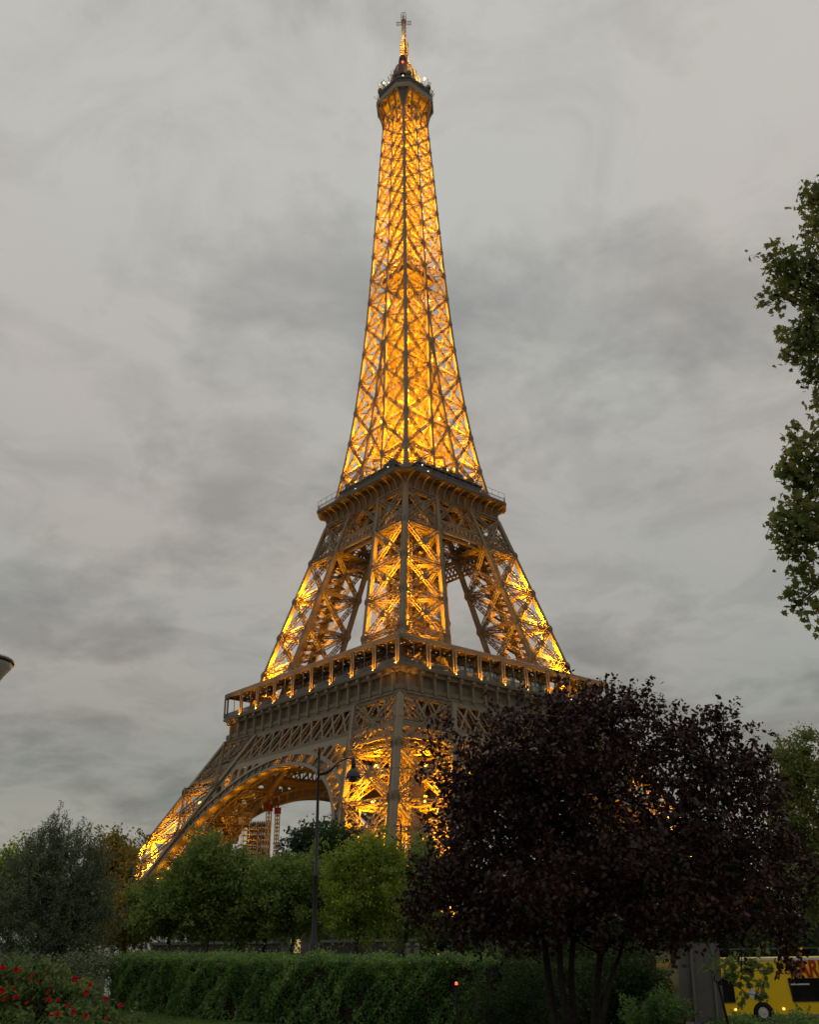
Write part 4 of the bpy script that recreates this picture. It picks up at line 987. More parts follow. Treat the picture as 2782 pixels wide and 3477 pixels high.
shrub('mid-green shrub at the foot of the grey panel', [blobw(2270, 3450, 70, 70, 16.5), blobw(2200, 3470, 90, 60, 16.5)], 16.5, 2290, G_hedge, 110, 45, 0.13, 0.05)
shrub('low green ground shrub in front of the bus wheel', [blobw(2520, 3495, 120, 35, 21), blobw(2740, 3490, 120, 40, 21)], 21, 2650, G_hedge, 120, 45, 0.14, 0.055, r0=0)
shrub('leafy dark bush behind the hedge, between the hedge and the bus', [blobw(1880, 3230, 130, 90, 24), blobw(1720, 3250, 130, 70, 24), blobw(2050, 3220, 120, 100, 24)], 24, 1880, G_dark, 220, 45, 0.2, 0.075)
shrub('green bush under the olive tree at the end of the hedge', [blobw(240, 3300, 110, 50, 21), blobw(320, 3275, 60, 35, 21.5), blobw(80, 3290, 120, 45, 21)], 21, 250, G_olive, 130, 45, 0.18, 0.06, group=None)

# ---- plane tree: only its left side reaches into the picture; the trunk stands outside it
dT = 14
tb = [blobw(2790, 1010, 70, 60, dT), blobw(2700, 920, 80, 75, dT), blobw(2640, 1010, 45, 50, dT), blobw(2640, 860, 40, 35, dT), blobw(2740, 1150, 75, 70, dT), blobw(2700, 1180, 40, 45, dT), blobw(2785, 1270, 50, 55, dT), blobw(2790, 700, 55, 70, dT), blobw(2770, 640, 25, 45, dT), blobw(2770, 780, 40, 40, dT),
      blobw(2740, 1590, 80, 80, dT), blobw(2716, 1640, 60, 45, dT), blobw(2676, 1790, 65, 55, dT), blobw(2750, 1780, 80, 90, dT), blobw(2720, 1900, 55, 40, dT), blobw(2760, 2000, 55, 50, dT), blobw(2770, 2090, 35, 45, dT), blobw(2720, 1500, 45, 40, dT), blobw(2790, 1390, 28, 55, dT), blobw(2666, 1590, 28, 25, dT), blobw(2710, 2020, 40, 35, dT), blobw(2676, 1870, 30, 25, dT),
      blobw(2920, 1000, 150, 350, dT+.3), blobw(2920, 1700, 150, 330, dT+.3), blobw(3020, 1350, 190, 450, dT+.5)]
base = onground(3120, dT); t = thing('plane_tree', 'plane tree with lobed leaves reaching in over the right edge', 'tree', base)
Cc = clumps([(c-base, r) for c, r in tb[:22]], 330, 0.15); Cb = clumps([(c-base, r) for c, r in tb[22:]], 150, 0.3)
m = MB(); P = np.concatenate([sprays(Cc, (2.0, 0, 5), 11, 0.42, 0.1, m, 0.9, 0.004, -0.2), around(Cb, 22, 0.4)])
link('crown', leaf_data('crown', P, 0.118, SH_PLANE, G_plane, 0.15, 0.9), t)
trunk = [np.array([0, 0, -0.3]), at(3110, 2700, dT)-base, at(3100, 2000, dT)-base, at(3080, 1400, dT)-base, at(3050, 900, dT)-base]
m.tube(trunk, [0.28, 0.24, 0.2, 0.15, 0.06], 10)
for c in Cc[rng.permutation(len(Cc))[:110]]:
    z0 = np.clip(c[2]+rng.uniform(-.6, .1), 2, 11); i = np.argmin([abs(p[2]-z0) for p in trunk]); a = trunk[i]+(trunk[min(i+1, 4)]-trunk[i])*0.3
    j = a+(c-a)*0.6+np.array([0, 0, 0.12]); m.tube([a, j, c, c+(c-j)*0.18*rng.random()], [0.05, 0.022, 0.009, 0.003], 5)
m.build('trunk', M_bark, t, True)
m = MB()
for px, py in ((2693, 1213), (2650, 1805), (2643, 1880), (2690, 1222)): m.lathe([(0.002, -0.017), (0.014, -0.01), (0.018, 0), (0.014, 0.01), (0.002, 0.017)], 8, at(px, py, dT)-base); m.tube([at(px, py, dT)-base, at(px+6, py-45, dT)-base], 0.003, 4)
m.build('seed_ball', M_bark, t, True)

# ---- clipped hedge
def hedge(name, label, pts, hts, width, n, ls, lm, group=None):
    """pts: ground points along the front foot"""
    o = pts[0].copy(); t = thing(name, label, 'hedge', o)
    P = []; m = MB()
    for (a, b, h0, h1) in zip(pts[:-1], pts[1:], hts[:-1], hts[1:]):
        L = np.linalg.norm(b-a); tdir = (b-a)/L; nrm = np.array([-tdir[1], tdir[0], 0]); nrm *= np.sign(np.dot(nrm, FWD))
        k = int(n*L)
        u = rng.random(k); face = rng.random(k)
        h = h0+(h1-h0)*u
        v = rng.random(k)**0.8; wv = rng.random(k); us = u*L
        wob = sum(A*np.sin(us*fa+v*h*fb+ph) for A, fa, fb, ph in ((0.07, 1.7, 2.3, 1.0), (0.06, 3.9, -5.1, 2.2), (0.05, -7.3, 6.7, 0.4), (0.045, 12.1, 9.9, 4.1), (0.03, -19, 15, 2.9)))
        dep = np.where(face < 0.58, wob+rng.exponential(0.06, k), width*wv)
        hh = np.where(face < 0.58, h*v, h+0.045*np.sin(u*L*3.7)+0.035*np.sin(u*L*8.9+wv*4)+rng.normal(size=k)*0.035-np.abs(wv-0.5)**3*0.5)
        back = face > 0.9; dep = np.where(back, width-rng.exponential(0.05, k), dep); hh = np.where(back, h*v, hh)
        Q = a[None]+tdir[None]*(u*L)[:, None]+nrm[None]*dep[:, None]; Q[:, 2] = a[2]+(b[2]-a[2])*u+hh; P.append(Q-o)
        for i in range(int(L/0.045)):      # stray twigs above the clipped top
            q = a+tdir*rng.random()*L+nrm*rng.random()*width; q[2] += h0+0.05; tl_ = rng.exponential(0.07)
            P.append(q[None]-o+np.stack([rng.normal(size=6)*0.02, rng.normal(size=6)*0.02, np.linspace(-0.04, tl_, 6)], 1))
        ia, ib = a-o+nrm*0.16+tdir*0.1, b-o+nrm*0.16
        m.prism([ia, ib, ib+np.array([0, 0, h1-0.14]), ia+np.array([0, 0, h0-0.14])], nrm*(width-0.3))  # solid dark box added inside the leaves to block the view through
    P = np.concatenate(P)
    link('foliage', leaf_data('foliage', P, ls, SH_OVAL, lm, 0.45, 0.1), t)
    m.build('dark_core', M_bark2, t)
    return t
def hp(px, d): return onground(px, d)
hedge('hedge', 'long clipped green hedge across the garden, in front of the street trees', [hp(372, 27.3), hp(560, 24.2), hp(774, 22.0), hp(1150, 20.2), hp(1640, 19.2)], [1.2, 1.2, 1.2, 1.19, 1.18], 1.5, 5200, 0.058, G_hedge)
hedge('hedge', 'shorter, lower continuation of the hedge under the purple tree', [hp(1700, 19.6), hp(2020, 20.0), hp(2260, 20.4)], [1.05, 1.05, 0.9], 1.2, 3400, 0.05, G_dark)

# ---- grass strip in front of the hedge
Pg = []
for _ in range(60000):
    d = rng.uniform(19, 28); l = lat_of(rng.uniform(200, 1300), d); p = world(d, l); p[2] += 0.02; Pg.append(p)
tag(link('grass', leaf_data('grass', Pg, 0.075, SH_NARROW, leafmat('lawn_blades', [(0.03, 0.05, 0.012), (0.05, 0.08, 0.02), (0.075, 0.10, 0.028)], cl=0.4, lift=3.2), 0.0, -1.5)), kind='stuff')

# ---- rose bush with red flowers
dR = 9
rb = [blobw(60, 3400, 160, 110, dR), blobw(220, 3420, 130, 100, dR), blobw(330, 3460, 60, 70, dR), blobw(110, 3330, 110, 55, dR), blobw(-60, 3380, 130, 110, dR), blobw(180, 3520, 250, 100, dR-.3), blobw(20, 3300, 60, 40, dR)]
base = onground(140, dR); t = thing('rose_bush', 'rose bush covered in small red blooms in the lower left corner', 'bush', base)
Cc = clumps([(c-base, r) for c, r in rb], 420, 0.45); P = around(Cc, 42, 0.075)
link('foliage', leaf_data('foliage', P, 0.04, SH_OVAL, G_rose, 0.5, 0.2), t)
m = MB(); branchwork(m, (0, 0, -0.1), np.array([0, 0, 0.25]), Cc, 0.02, 7, 120, 0.004); m.build('stem', M_bark2, t)
M_rose = mat('red_petals', (0.48, 0.010, 0.008), 0.6, var=0.3, scale=30, spec=0.15); M_rosep = mat('pink_faded_petals', (0.24, 0.04, 0.04), 0.6, var=0.3, scale=30, spec=0.1)
m = MB()
for ring_, n_, tilt in ((0.030, 6, 0.25), (0.022, 5, 0.7), (0.013, 4, 1.1)):
    for i in range(n_):
        a = 2*pi*i/n_+ring_*50; c0 = np.array([cos(a), sin(a), 0]); s0 = np.array([-sin(a), cos(a), 0]); upv = np.array([0, 0, 1.0])
        dirv = c0*cos(tilt)+upv*sin(tilt); pts = [c0*0.003, c0*0.006+dirv*ring_*0.55+s0*ring_*0.55, c0*0.006+dirv*ring_*1.0+s0*ring_*0.3+upv*0.003, c0*0.006+dirv*ring_*1.0-s0*ring_*0.3+upv*0.003, c0*0.006+dirv*ring_*0.55-s0*ring_*0.55]
        m.poly(pts)
rose_me = m.data('bloom', M_rose); m2 = m.data('bloom', M_rosep)
for px, py, sc_, f in [(8, 3288, 1.25, 0), (53, 3293, 1.2, 0), (68, 3296, .9, 0), (160, 3302, .8, 1), (252, 3326, 1.1, 0), (268, 3322, .8, 1), (305, 3346, .9, 0), (292, 3371, 1.3, 0), (130, 3334, 1.0, 0), (3, 3365, 1.2, 0), (25, 3388, .9, 1), (54, 3386, 1.2, 0), (163, 3368, .8, 0), (165, 3396, 1.35, 0), (196, 3396, .9, 0), (358, 3392, 1.0, 0), (248, 3438, .9, 0), (292, 3450, 1.3, 0), (175, 3452, 1.25, 0), (198, 3446, 1.3, 0), (361, 3462, .9, 0), (410, 3414, 1.0, 0), (58, 3328, .8, 1), (93, 3326, .7, 0), (17, 3392, .9, 0), (228, 3416, .8, 0), (90, 3407, .7, 0), (16, 3318, .8, 0), (174, 3340, .7, 1), (110, 3312, .7, 0), (48, 3358, .7, 0)]:
    p = at(px, py, dR-0.62 if py > 3350 else dR-0.35)-base if px < 390 else at(px, py, dR+2)-base
    if px >= 390: p = at(px, py, dR-0.2)-base
    o = link('bloom', rose_me if f == 0 else m2, t, p); o.rotation_euler = (radians(60+rng.uniform(-30, 20)), rng.uniform(-.4, .4), YAW-pi/2+rng.uniform(-.6, .6)); o.scale = (sc_*0.62*rng.uniform(.8, 1.15),)*3

# ================================================================== STREET FURNITURE
M_globe = mat('clouded_glass', (0.10, 0.085, 0.05), 0.15, spec=0.6)
M_globe.node_tree.nodes['Principled BSDF'].inputs['Transmission Weight'].default_value = 0.6
def street_lamp(label, loc, h, rz, head=0.56, arm_r=2.0, group='street lamps with curved arms'):
    t = thing('street_lamp', label, 'street lamp', loc, rz, group)
    m = MB(); m.lathe([(0.26, 0), (0.26, 0.5), (0.2, 0.6), (0.17, 1.4), (0.09, 1.6), (0.076, h*0.45), (0.095, h*0.455), (0.095, h*0.465), (0.062, h*0.47), (0.044, h-0.9), (0.055, h-0.88), (0.055, h-0.6), (0.044, h-0.58), (0.042, h-0.2), (0.056, h-0.18), (0.056, h), (0.035, h+0.06), (0.015, h+0.09)], 12); m.build('pole', M_black, t, True)
    m = MB(); z = h-0.85; pts = []
    A = arm_r
    for q in np.linspace(0, 1, 9): pts.append((A*0.5*q, 0, z+0.32*q**2.2))
    m.tube(pts, [0.05, 0.056, 0.06, 0.06, 0.058, 0.054, 0.048, 0.04, 0.03], 8)
    arc = [(A*0.5+A*0.5*q, 0, z+0.32+0.22*sin(q*pi*0.62)) for q in np.linspace(0, 1, 9)]
    m.tube(arc, 0.026, 6); e = arc[-1]
    m.lathe([(0.05, -0.36), (0.07, -0.33), (0.085, -0.12), (0.05, 0.03), (0.02, 0.06)], 8, e); m.build('arm', M_black, t, True)
    m = MB(); r = head/2; c = (e[0], 0, e[2]-0.36)
    m.lathe([(0.05, 0.02), (r*0.42, -0.015), (r*0.75, -0.08), (r*0.94, -0.18), (r*1.04, -0.28), (r*1.02, -0.31), (r*0.9, -0.29)], 20, c); m.build('lamp_shade', mat('grey_painted_metal', (0.06, 0.058, 0.058), 0.5, var=0.2, scale=8), t, True)
    m = MB(); m.lathe([(r*0.84, -0.295), (r*0.78, -0.36), (r*0.55, -0.43), (r*0.25, -0.46), (0.01, -0.47)], 16, c); m.build('globe', M_globe, t, True)
    return t
p = under(1084, 2545, 33); top = at(1084, 2545, 33)
R_ARM = YAW-pi/2
street_lamp('tall black street lamp in front of the big arch, unlit', p, top[2]-p[2], R_ARM, 0.50, 1.22)
p = under(1362, 2800, 55); top = at(1365, 2800, 55); street_lamp('street lamp whose bent arm shows before the foot of the near leg', p, top[2]-p[2], R_ARM+pi, 0.62, 1.25)
p = under(446, 2950, 47); top = at(446, 2950, 47); street_lamp('short-looking street lamp before the foot of the left leg', p, top[2]-p[2], R_ARM+radians(50), 0.5, 1.2)

# goblet-topped lamp standard cut by the left edge
dG = 20; p = under(-62, 2240, dG); ht = at(-60, 2240, dG)[2]-p[2]; k = kpx(at(-62, 2240, dG))
t = thing('goblet_lamp', 'pale metal post with a flared goblet top at the left edge', 'street lamp', p)
m = MB(); m.lathe([(0.2, 0), (0.2, 0.6), (0.12, 0.8), (0.09, ht-1.65), (0.12, ht-1.6)], 16); m.build('pole', M_white, t, True)
m = MB(); R0 = 103*k; m.lathe([(0.1, ht-1.6), (R0*0.42, ht-0.95), (R0*0.55, ht-0.66), (R0*0.72, ht-0.36), (R0*0.92, ht-0.17), (R0, ht-0.03), (R0*0.97, ht+0.02), (R0*0.7, ht+0.09), (0.02, ht+0.12)], 28)
m.build('goblet', mat('brushed_pale_metal', (0.5, 0.48, 0.43), 0.45, metal=0.15, var=0.15), t, True)
m = MB(); m.lathe([(R0*0.99, ht-0.085), (R0*1.012, ht-0.05), (R0*1.0, ht-0.01)], 28); m.build('rim', mat('dark_bronze', (0.06, 0.045, 0.035), 0.4), t, True)

# round no-parking sign
dS = 50; p = onground(424, dS); c = at(424, 3188, dS); hs = c[2]-p[2]
t = thing('road_sign', 'round red and blue no-parking sign on a post behind the hedge', 'road sign', p, YAW-pi/2+radians(-58))
m = MB(); m.bar((0, 0.03, 0), (0, 0.03, hs+0.3), 0.06, 0.06, (1, 0, 0)); m.build('post', M_rail, t)
def disc(m, r, y, th=0.01, n=28, cz=hs): m.prism([(r*cos(a), y, cz+r*sin(a)) for a in np.arange(n)*2*pi/n], (0, th, 0))
m = MB(); disc(m, 0.335, -0.02, 0.03); m.build('sign_plate', M_white, t)
m = MB(); disc(m, 0.325, -0.026, 0.004); m.bar((-0.2, -0.04, hs+0.2), (0.2, -0.04, hs-0.2), 0.012, 0.075, (0, 0, 1)); m.build('red_ring', M_red, t)
m = MB(); disc(m, 0.23, -0.032, 0.004); m.build('blue_field', mat('sign_blue', (0.03, 0.04, 0.2), 0.5), t)
m = MB(); m.box(-0.2, 0.2, -0.02, 0.01, hs-0.62, hs-0.38); m.build('lower_plate', M_white, t)
p = onground(409, dS+1); c = at(409, 3190, dS+1); hs2 = c[2]-p[2]
t = thing('road_sign', 'grey back of a round sign standing beside the no-parking sign', 'road sign', p, YAW-pi/2+radians(-58))
m = MB(); m.bar((0, 0.03, 0), (0, 0.03, hs2+0.3), 0.06, 0.06, (1, 0, 0)); m.build('post', M_rail, t)
m = MB(); disc(m, 0.34, -0.02, 0.02, cz=hs2); m.build('sign_plate', M_rail, t)

# grey panel seen from behind, in front of the bus
dB = 21; a = onground(2285, dB); b = onground(2420, dB); w = np.linalg.norm(b-a); zt_ = at(2340, 3175, dB)[2]-a[2]
t = thing('notice_panel', 'tall plain grey panel seen from behind, in front of the yellow bus', 'panel', (a+b)/2, R_ARM); t.rotation_euler = (0, radians(3.5), R_ARM)
M_pan = mat('dark_grey_panel', (0.13, 0.126, 0.118), 0.6, var=0.15, scale=2)
m = MB(); m.box(-w/2, -w*0.2, 0, 0.12, 0.1, zt_); m.box(-w*0.2+0.01, w*0.3, -0.03, 0.12, 0.1, zt_-0.02); m.box(w*0.3+0.01, w/2, 0.02, 0.12, 0.1, zt_); m.build('board', M_pan, t)
m = MB(); m.bar((-w*0.2, -0.05, 0), (-w*0.2, -0.05, zt_), 0.05); m.bar((w*0.3, -0.05, 0), (w*0.3, -0.05, zt_), 0.05); m.build('post', M_rail, t)

# stone post by the path
p = onground(343, 26.5); t = thing('stone_post', 'low pale stone post at the left end of the hedge', 'post', p, 0.4)
m = MB(); m.prism([(-0.16, -0.16, -.1), (0.16, -0.16, -.1), (0.16, 0.16, -.1), (-0.16, 0.16, -.1)], (0, 0, 0.9)); m.build('shaft', M_stone, t)
m = MB(); m.prism([(-0.2, -0.2, 0.8), (0.2, -0.2, 0.8), (0.2, 0.2, 0.8), (-0.2, 0.2, 0.8)], (0, 0, 0.08)); m.lathe([(0.19, 0.88), (0.12, 0.95), (0.01, 0.99)], 4, (0, 0, 0)); m.build('cap', M_stone, t)
m = MB()
for i in range(3): q = onground(335, 25.4-i*0.5); m.prism([q+RGT*-.55, q+RGT*.45, q+RGT*.45+FWD*.42, q+RGT*-.55+FWD*.42], (0, 0, 0.05+0.05*i))
tag(m.build('steps', M_stone), kind='structure')

# small red lamp in the gap at the end of the hedge
p = onground(1545, 18.4); z = at(1545, 3340, 18.4)[2]-p[2]
t = thing('garden_lamp', 'small glowing red lamp on a short black post in the hedge', 'lamp', p)
m = MB(); m.lathe([(0.05, 0), (0.03, 0.05), (0.025, z-0.05), (0.045, z-0.04), (0.05, z-0.02)], 8); m.build('post', M_black, t)
m = MB(); m.lathe([(0.022, z-0.02), (0.022, z+0.02), (0.008, z+0.03)], 8); m.build('lens', M_redlamp, t)
lamp(t, (0, -0.06, z+0.02), 0.05, (1, 0.15, 0.05), 0.03)

# grey posts of the street
for lb, px in (('grey street post nearer the purple tree, one of two', 1415), ('grey street post nearer the yellow-green tree, one of two', 1383)):
    p = onground(px, 40); t = tag(link('bollard', None, None, p), lb, 'bollard', 'grey posts behind the hedge'); h = at(px, 3205, 40)[2]-p[2]
    m = MB(); m.lathe([(0.14, 0), (0.14, 0.3), (0.1, 0.35), (0.1, h-0.1)], 10); m.build('shaft', M_pan, t, True); m = MB(); m.lathe([(0.12, h-0.1), (0.12, h-0.02), (0.05, h+0.03), (0.01, h+0.04)], 10); m.build('cap', M_pan, t, True)

# ---- yellow open-top bus
M_yel = mat('yellow_bus_paint', (0.92, 0.60, 0.004), 0.3, var=0.05, scale=0.6, spec=0.5)
dY = 60; a = onground(2425, dY); kb = m_per_px(dY)
t = thing('tour_bus', 'yellow open-top tour bus with red lettering and dark windows', 'bus', a+FWD*0.3, R_ARM)
zr = at(2700, 3252, dY)[2]-a[2]; LB = 11.5; WB = 2.5
def sx(px): return (lat_of(px, dY)-lat_of(2425, dY))
def sz(py, px=2600): return at(px, py, dY)[2]-a[2]
m = MB(); zs_ = 0.38
wx = sx(2560); wr = 0.62
prof = [(-1.55, zs_+0.25), (-1.35, zs_), (wx-wr, zs_)]+[(wx-wr*cos(q), zs_+wr*sin(q)*1.1) for q in np.linspace(0.15, pi-0.15, 9)]+[(wx+wr, zs_), (wx+5.2, zs_)]+[(wx+5.8-wr*cos(q), zs_+wr*sin(q)*1.1) for q in np.linspace(0.15, pi-0.15, 9)]+[(wx+6.4, zs_), (9.6, zs_), (9.8, 0.7), (9.8, zr-0.1), (9.7, zr), (-1.3, zr), (-1.5, zr-0.3), (-1.75, 1.6)]
zw0, zw1 = sz(3403), sz(3325)
low = [(x, min(z, zw0)) for x, z in prof]
low = [p for i, p in enumerate(low) if i == 0 or p != low[i-1]]
m.prism([(x, 0, z) for x, z in low], (0, WB, 0)); body = m.build('body', M_yel, t)
m = MB(); m.prism([(-1.62, 0, zw1), (9.8, 0, zw1), (9.8, 0, zr-0.1), (9.7, 0, zr), (-1.3, 0, zr), (-1.5, 0, zr-0.3)], (0, WB, 0)); m.build('upper_body', M_yel, t)
m = MB()
for x0_, x1_ in ((sx(2471), sx(2658)+0.06), (sx(2658)+2.6, sx(2658)+2.75), (sx(2658)+5.3, sx(2658)+5.45), (9.4, 9.8)): m.prism([(x0_, 0, zw0), (x1_, 0, zw0), (x1_, 0, zw1), (x0_, 0, zw1)], (0, 0.08, 0))
m.prism([(-1.6, WB-.08, zw0), (9.8, WB-.08, zw0), (9.8, WB-.08, zw1), (-1.6, WB-.08, zw1)], (0, 0.08, 0)); m.build('pillar', M_yel, t)
M_buswin = mat('tinted_window', (0.02, 0.022, 0.025), 0.05, spec=0.6)
_n = M_buswin.node_tree; _t = _n.nodes.new('ShaderNodeBsdfTransparent'); _t.inputs[0].default_value = (0.55, 0.6, 0.6, 1); _x = _n.nodes.new('ShaderNodeMixShader'); _x.inputs[0].default_value = 0.6
lk(_n, _n.nodes['Principled BSDF'].outputs[0], _x.inputs[1]); lk(_n, _t.outputs[0], _x.inputs[2]); lk(_n, _x.outputs[0], _n.nodes['Material Output'].inputs['Surface'])
def window(x0, x1, z0, z1, slant=0.0):
    m = MB(); m.prism([(x0+slant, -0.015, z0), (x1, -0.015, z0), (x1, -0.015, z1), (x0, -0.015, z1)], (0, 0.02, 0)); f = m.build('window', M_buswin, t)
    m = MB()
    for p0, p1 in (((x0+slant, z0), (x1, z0)), ((x1, z0), (x1, z1)), ((x1, z1), (x0, z1)), ((x0, z1), (x0+slant, z0))): m.bar((p0[0], -0.02, p0[1]), (p1[0], -0.02, p1[1]), 0.05, 0.05, (0, 1, 0))
    m.build('frame', M_black, f)
    m = MB(); m.box(x0+0.1, x0+1.2 if x1-x0 > 1.6 else x1-0.15, -0.03, -0.022, z1-0.34, z1-0.26); m.build('vent_strip', M_white, f)
window(-1.5, sx(2471), zw0, zw1+0.05); window(sx(2658), sx(2658)+2.6, zw0, zw1, 0.12); window(sx(2658)+2.75, sx(2658)+5.3, zw0, zw1); window(sx(2658)+5.45, 9.4, zw0, zw1)
# passengers behind the glass: continuous bust figures
def person(label, x, y, z0, shirt, hair):
    t2 = thing('person', label, 'person', np.asarray(a+FWD*0.3)+RGT*x+FWD*y+np.array([0, 0, z0]), R_ARM)
    m = MB(); m.lathe([(0.05, 0), (0.18, 0.02), (0.2, 0.2), (0.22, 0.42), (0.2, 0.52), (0.08, 0.58), (0.06, 0.64), (0.09, 0.70), (0.105, 0.79), (0.095, 0.87), (0.05, 0.93), (0.005, 0.95)], 12); m.lathe([(0.01, -.02), (0.02, 0), (0.012, .02)], 6, (0, -0.105, 0.78)); m.build('body', mat('skin', (0.28, 0.17, 0.12), 0.6), t2, True)
    m = MB(); m.lathe([(0.19, 0.0), (0.21, 0.2), (0.232, 0.42), (0.212, 0.53), (0.09, 0.585)], 12); m.build('shirt', mat('shirt', shirt, 0.8), t2, True)
    m = MB(); m.lathe([(0.11, 0.80), (0.112, 0.86), (0.09, 0.92), (0.05, 0.955), (0.01, 0.965)], 12, (0, 0.012, 0)); m.build('hair', mat('hair', hair, 0.8), t2, True)
person('passenger in a mauve top at the large bus window', sx(2690), 0.5, zw0-0.05, (0.2, 0.1, 0.16), (0.02, 0.015, 0.01))
person('passenger in a dark blue top farther back at the large bus window', sx(2765), 0.7, zw0-0.05, (0.03, 0.05, 0.12), (0.03, 0.02, 0.01))
person('passenger in a pink top at the front side window of the bus', sx(2455), 0.45, zw0-0.05, (0.4, 0.14, 0.14), (0.02, 0.015, 0.01))

m = MB(); m.prism([(sx(2500), -0.02, sz(3378)), (sx(2545), -0.02, sz(3398)), (sx(2540), -0.02, sz(3355))], (0, 0.012, 0)); m.prism([(sx(2535), -0.022, sz(3391)), (sx(2566), -0.022, sz(3391)), (sx(2566), -0.022, sz(3372)), (sx(2540), -0.022, sz(3372))], (0, 0.012, 0)); m.build('white_emblem', M_white, t)
cu = bpy.data.curves.new('lettering', 'FONT'); cu.body = 'PARIS'; cu.size = 1.0; cu.extrude = 0.006
lo = link('lettering', cu, t); lo.rotation_euler = (pi/2, 0, 0); bpy.context.view_layer.update()
hL = sz(3262)-sz(3319); sc_ = hL/0.70; cu.offset = 0.035; cu.fill_mode = 'BOTH'
M_rl = mat('red_lettering', (0.42, 0.03, 0.01), 0.5); cu.materials.append(M_rl); bpy.context.view_layer.update()
lm_ = bpy.data.meshes.new_from_object(lo.evaluated_get(bpy.context.evaluated_depsgraph_get())); bpy.data.objects.remove(lo)
lo = link('lettering', lm_, t); lo.rotation_euler = (pi/2, 0, 0); lo.scale = (sc_*0.76, sc_, 1); lo.location = (sx(2669), -0.02, sz(3319))
m = MB(); m.box(-1.3, 9.7, -0.03, 0.0, zr-0.14, zr-0.02); m.build('trim', M_white, t)
m = MB()
for x in np.arange(-1, 9.7, 1.2): m.bar((x, 0.05, zr), (x, 0.05, zr+0.5), 0.035, 0.035, (1, 0, 0))
m.bar((-1.2, 0.05, zr+0.5), (9.7, 0.05, zr+0.5), 0.04); m.build('guard_rail', M_rail, t)
for x in (wx, wx+5.8):
    for y in (0.02, WB-0.3):
        m = MB(); n = 24
        pr_ = [(0.30, 0), (0.47, 0.0), (0.5, 0.05), (0.5, 0.23), (0.47, 0.28), (0.30, 0.28)]
        V = [(x+r*cos(2*pi*k_/n), y+yy, 0.5+r*sin(2*pi*k_/n)) for r, yy in pr_ for k_ in range(n)]; L = len(pr_)
        m.mesh(V, [(i*n+k_, i*n+(k_+1) % n, ((i+1) % L)*n+(k_+1) % n, ((i+1) % L)*n+k_) for i in range(L) for k_ in range(n)]); w_ = m.build('wheel', mat('tyre_rubber', (0.015, 0.015, 0.016), 0.8), t, True)
        m = MB(); m.prism([(x+0.31*cos(q), y+0.04, 0.5+0.31*sin(q)) for q in np.arange(n)*2*pi/n], (0, 0.05, 0)); m.prism([(x+0.1*cos(q), y-0.0, 0.5+0.1*sin(q)) for q in np.arange(8)*2*pi/8], (0, 0.05, 0)); m.build('rim', M_white, w_)
M_amb = mat('amber_lamp', (0.8, 0.3, 0.05), 0.3, emit=(1, 0.5, 0.1), es=3)
for px in (2468, 2628):
    m = MB(); m.box(sx(px)-0.06, sx(px)+0.06, -0.03, 0.0, 0.62, 0.72); m.build('marker_lamp', M_amb, t)
m = MB(); m.box(-1.78, -1.6, 0.3, 0.7, 0.75, 0.95); m.build('headlight', M_white, t); m = MB(); m.box(-1.78, -1.6, 1.8, 2.2, 0.75, 0.95); m.build('headlight', M_white, t)

# ---- dim street scene glimpsed under the tree crowns
def car(label, px, d, paint, rz, lights='white'):
    p = onground(px, d); t = thing('car', label, 'car', p, rz, 'cars glimpsed in the street')
    m = MB(); pr_ = [(-2.1, 0.3), (-2.15, 0.75), (-1.9, 0.9), (-1.2, 0.98), (-0.6, 1.42), (0.9, 1.45), (1.6, 1.0), (2.1, 0.92), (2.15, 0.35)]
    m.prism([(x, -0.85, z) for x, z in pr_], (0, 1.7, 0)); m.build('body', mat('car_paint', paint, 0.3, spec=0.5), t)
    for y in (-0.87, 0.85):
        m = MB(); m.prism([(-1.05, y, 1.0), (-0.55, y, 1.36), (0.85, y, 1.38), (1.4, y, 1.0)], (0, 0.02, 0)); m.build('window', M_glass, t)
    for x in (-1.35, 1.35):
        for y in (-0.88, 0.7):
            m = MB(); m.prism([(x+0.32*cos(q), y, 0.32+0.32*sin(q)) for q in np.arange(14)*2*pi/14], (0, 0.18, 0)); m.build('wheel', M_black, t)
    for y in (-0.7, 0.45):
        m = MB(); m.box(-2.2, -2.12, y, y+0.25, 0.6, 0.78); m.build('headlight' if lights == 'white' else 'tail_light', M_bead if lights == 'white' else M_redlamp, t)
car('white car with a red tail lamp in the gap between two tree trunks', 955, 62, (0.5, 0.5, 0.5), R_ARM+0.2, 'red')
car('dark car with white headlamps under the street trees', 740, 63, (0.05, 0.05, 0.06), R_ARM+1.2, 'white')
# white site hoarding beyond the trees on the left
dH = 84; p = onground(500, dH); t = thing('site_hoarding', 'white site hoarding showing through the leaves on the left', 'fence', p, R_ARM)
kk = m_per_px(dH); x0, x1 = lat_of(340, dH)-lat_of(500, dH), lat_of(640, dH)-lat_of(500, dH)
for i in range(6):
    xa, xb = x0+(x1-x0)*i/6, x0+(x1-x0)*(i+1)/6-0.05
    m = MB(); m.box(xa, xb, 0, 0.08, 0.15, at(500, 3035+10*(i % 2), dH)[2]-p[2]); m.build('panel', mat('white_panel', (0.72, 0.73, 0.74), 0.5, var=0.05), t)
m = MB()
for i in range(7): x = x0+(x1-x0)*i/6; m.bar((x-0.02, 0.1, 0), (x-0.02, 0.1, 6), 0.12, 0.12, (1, 0, 0))
m.build('post', M_rail, t)
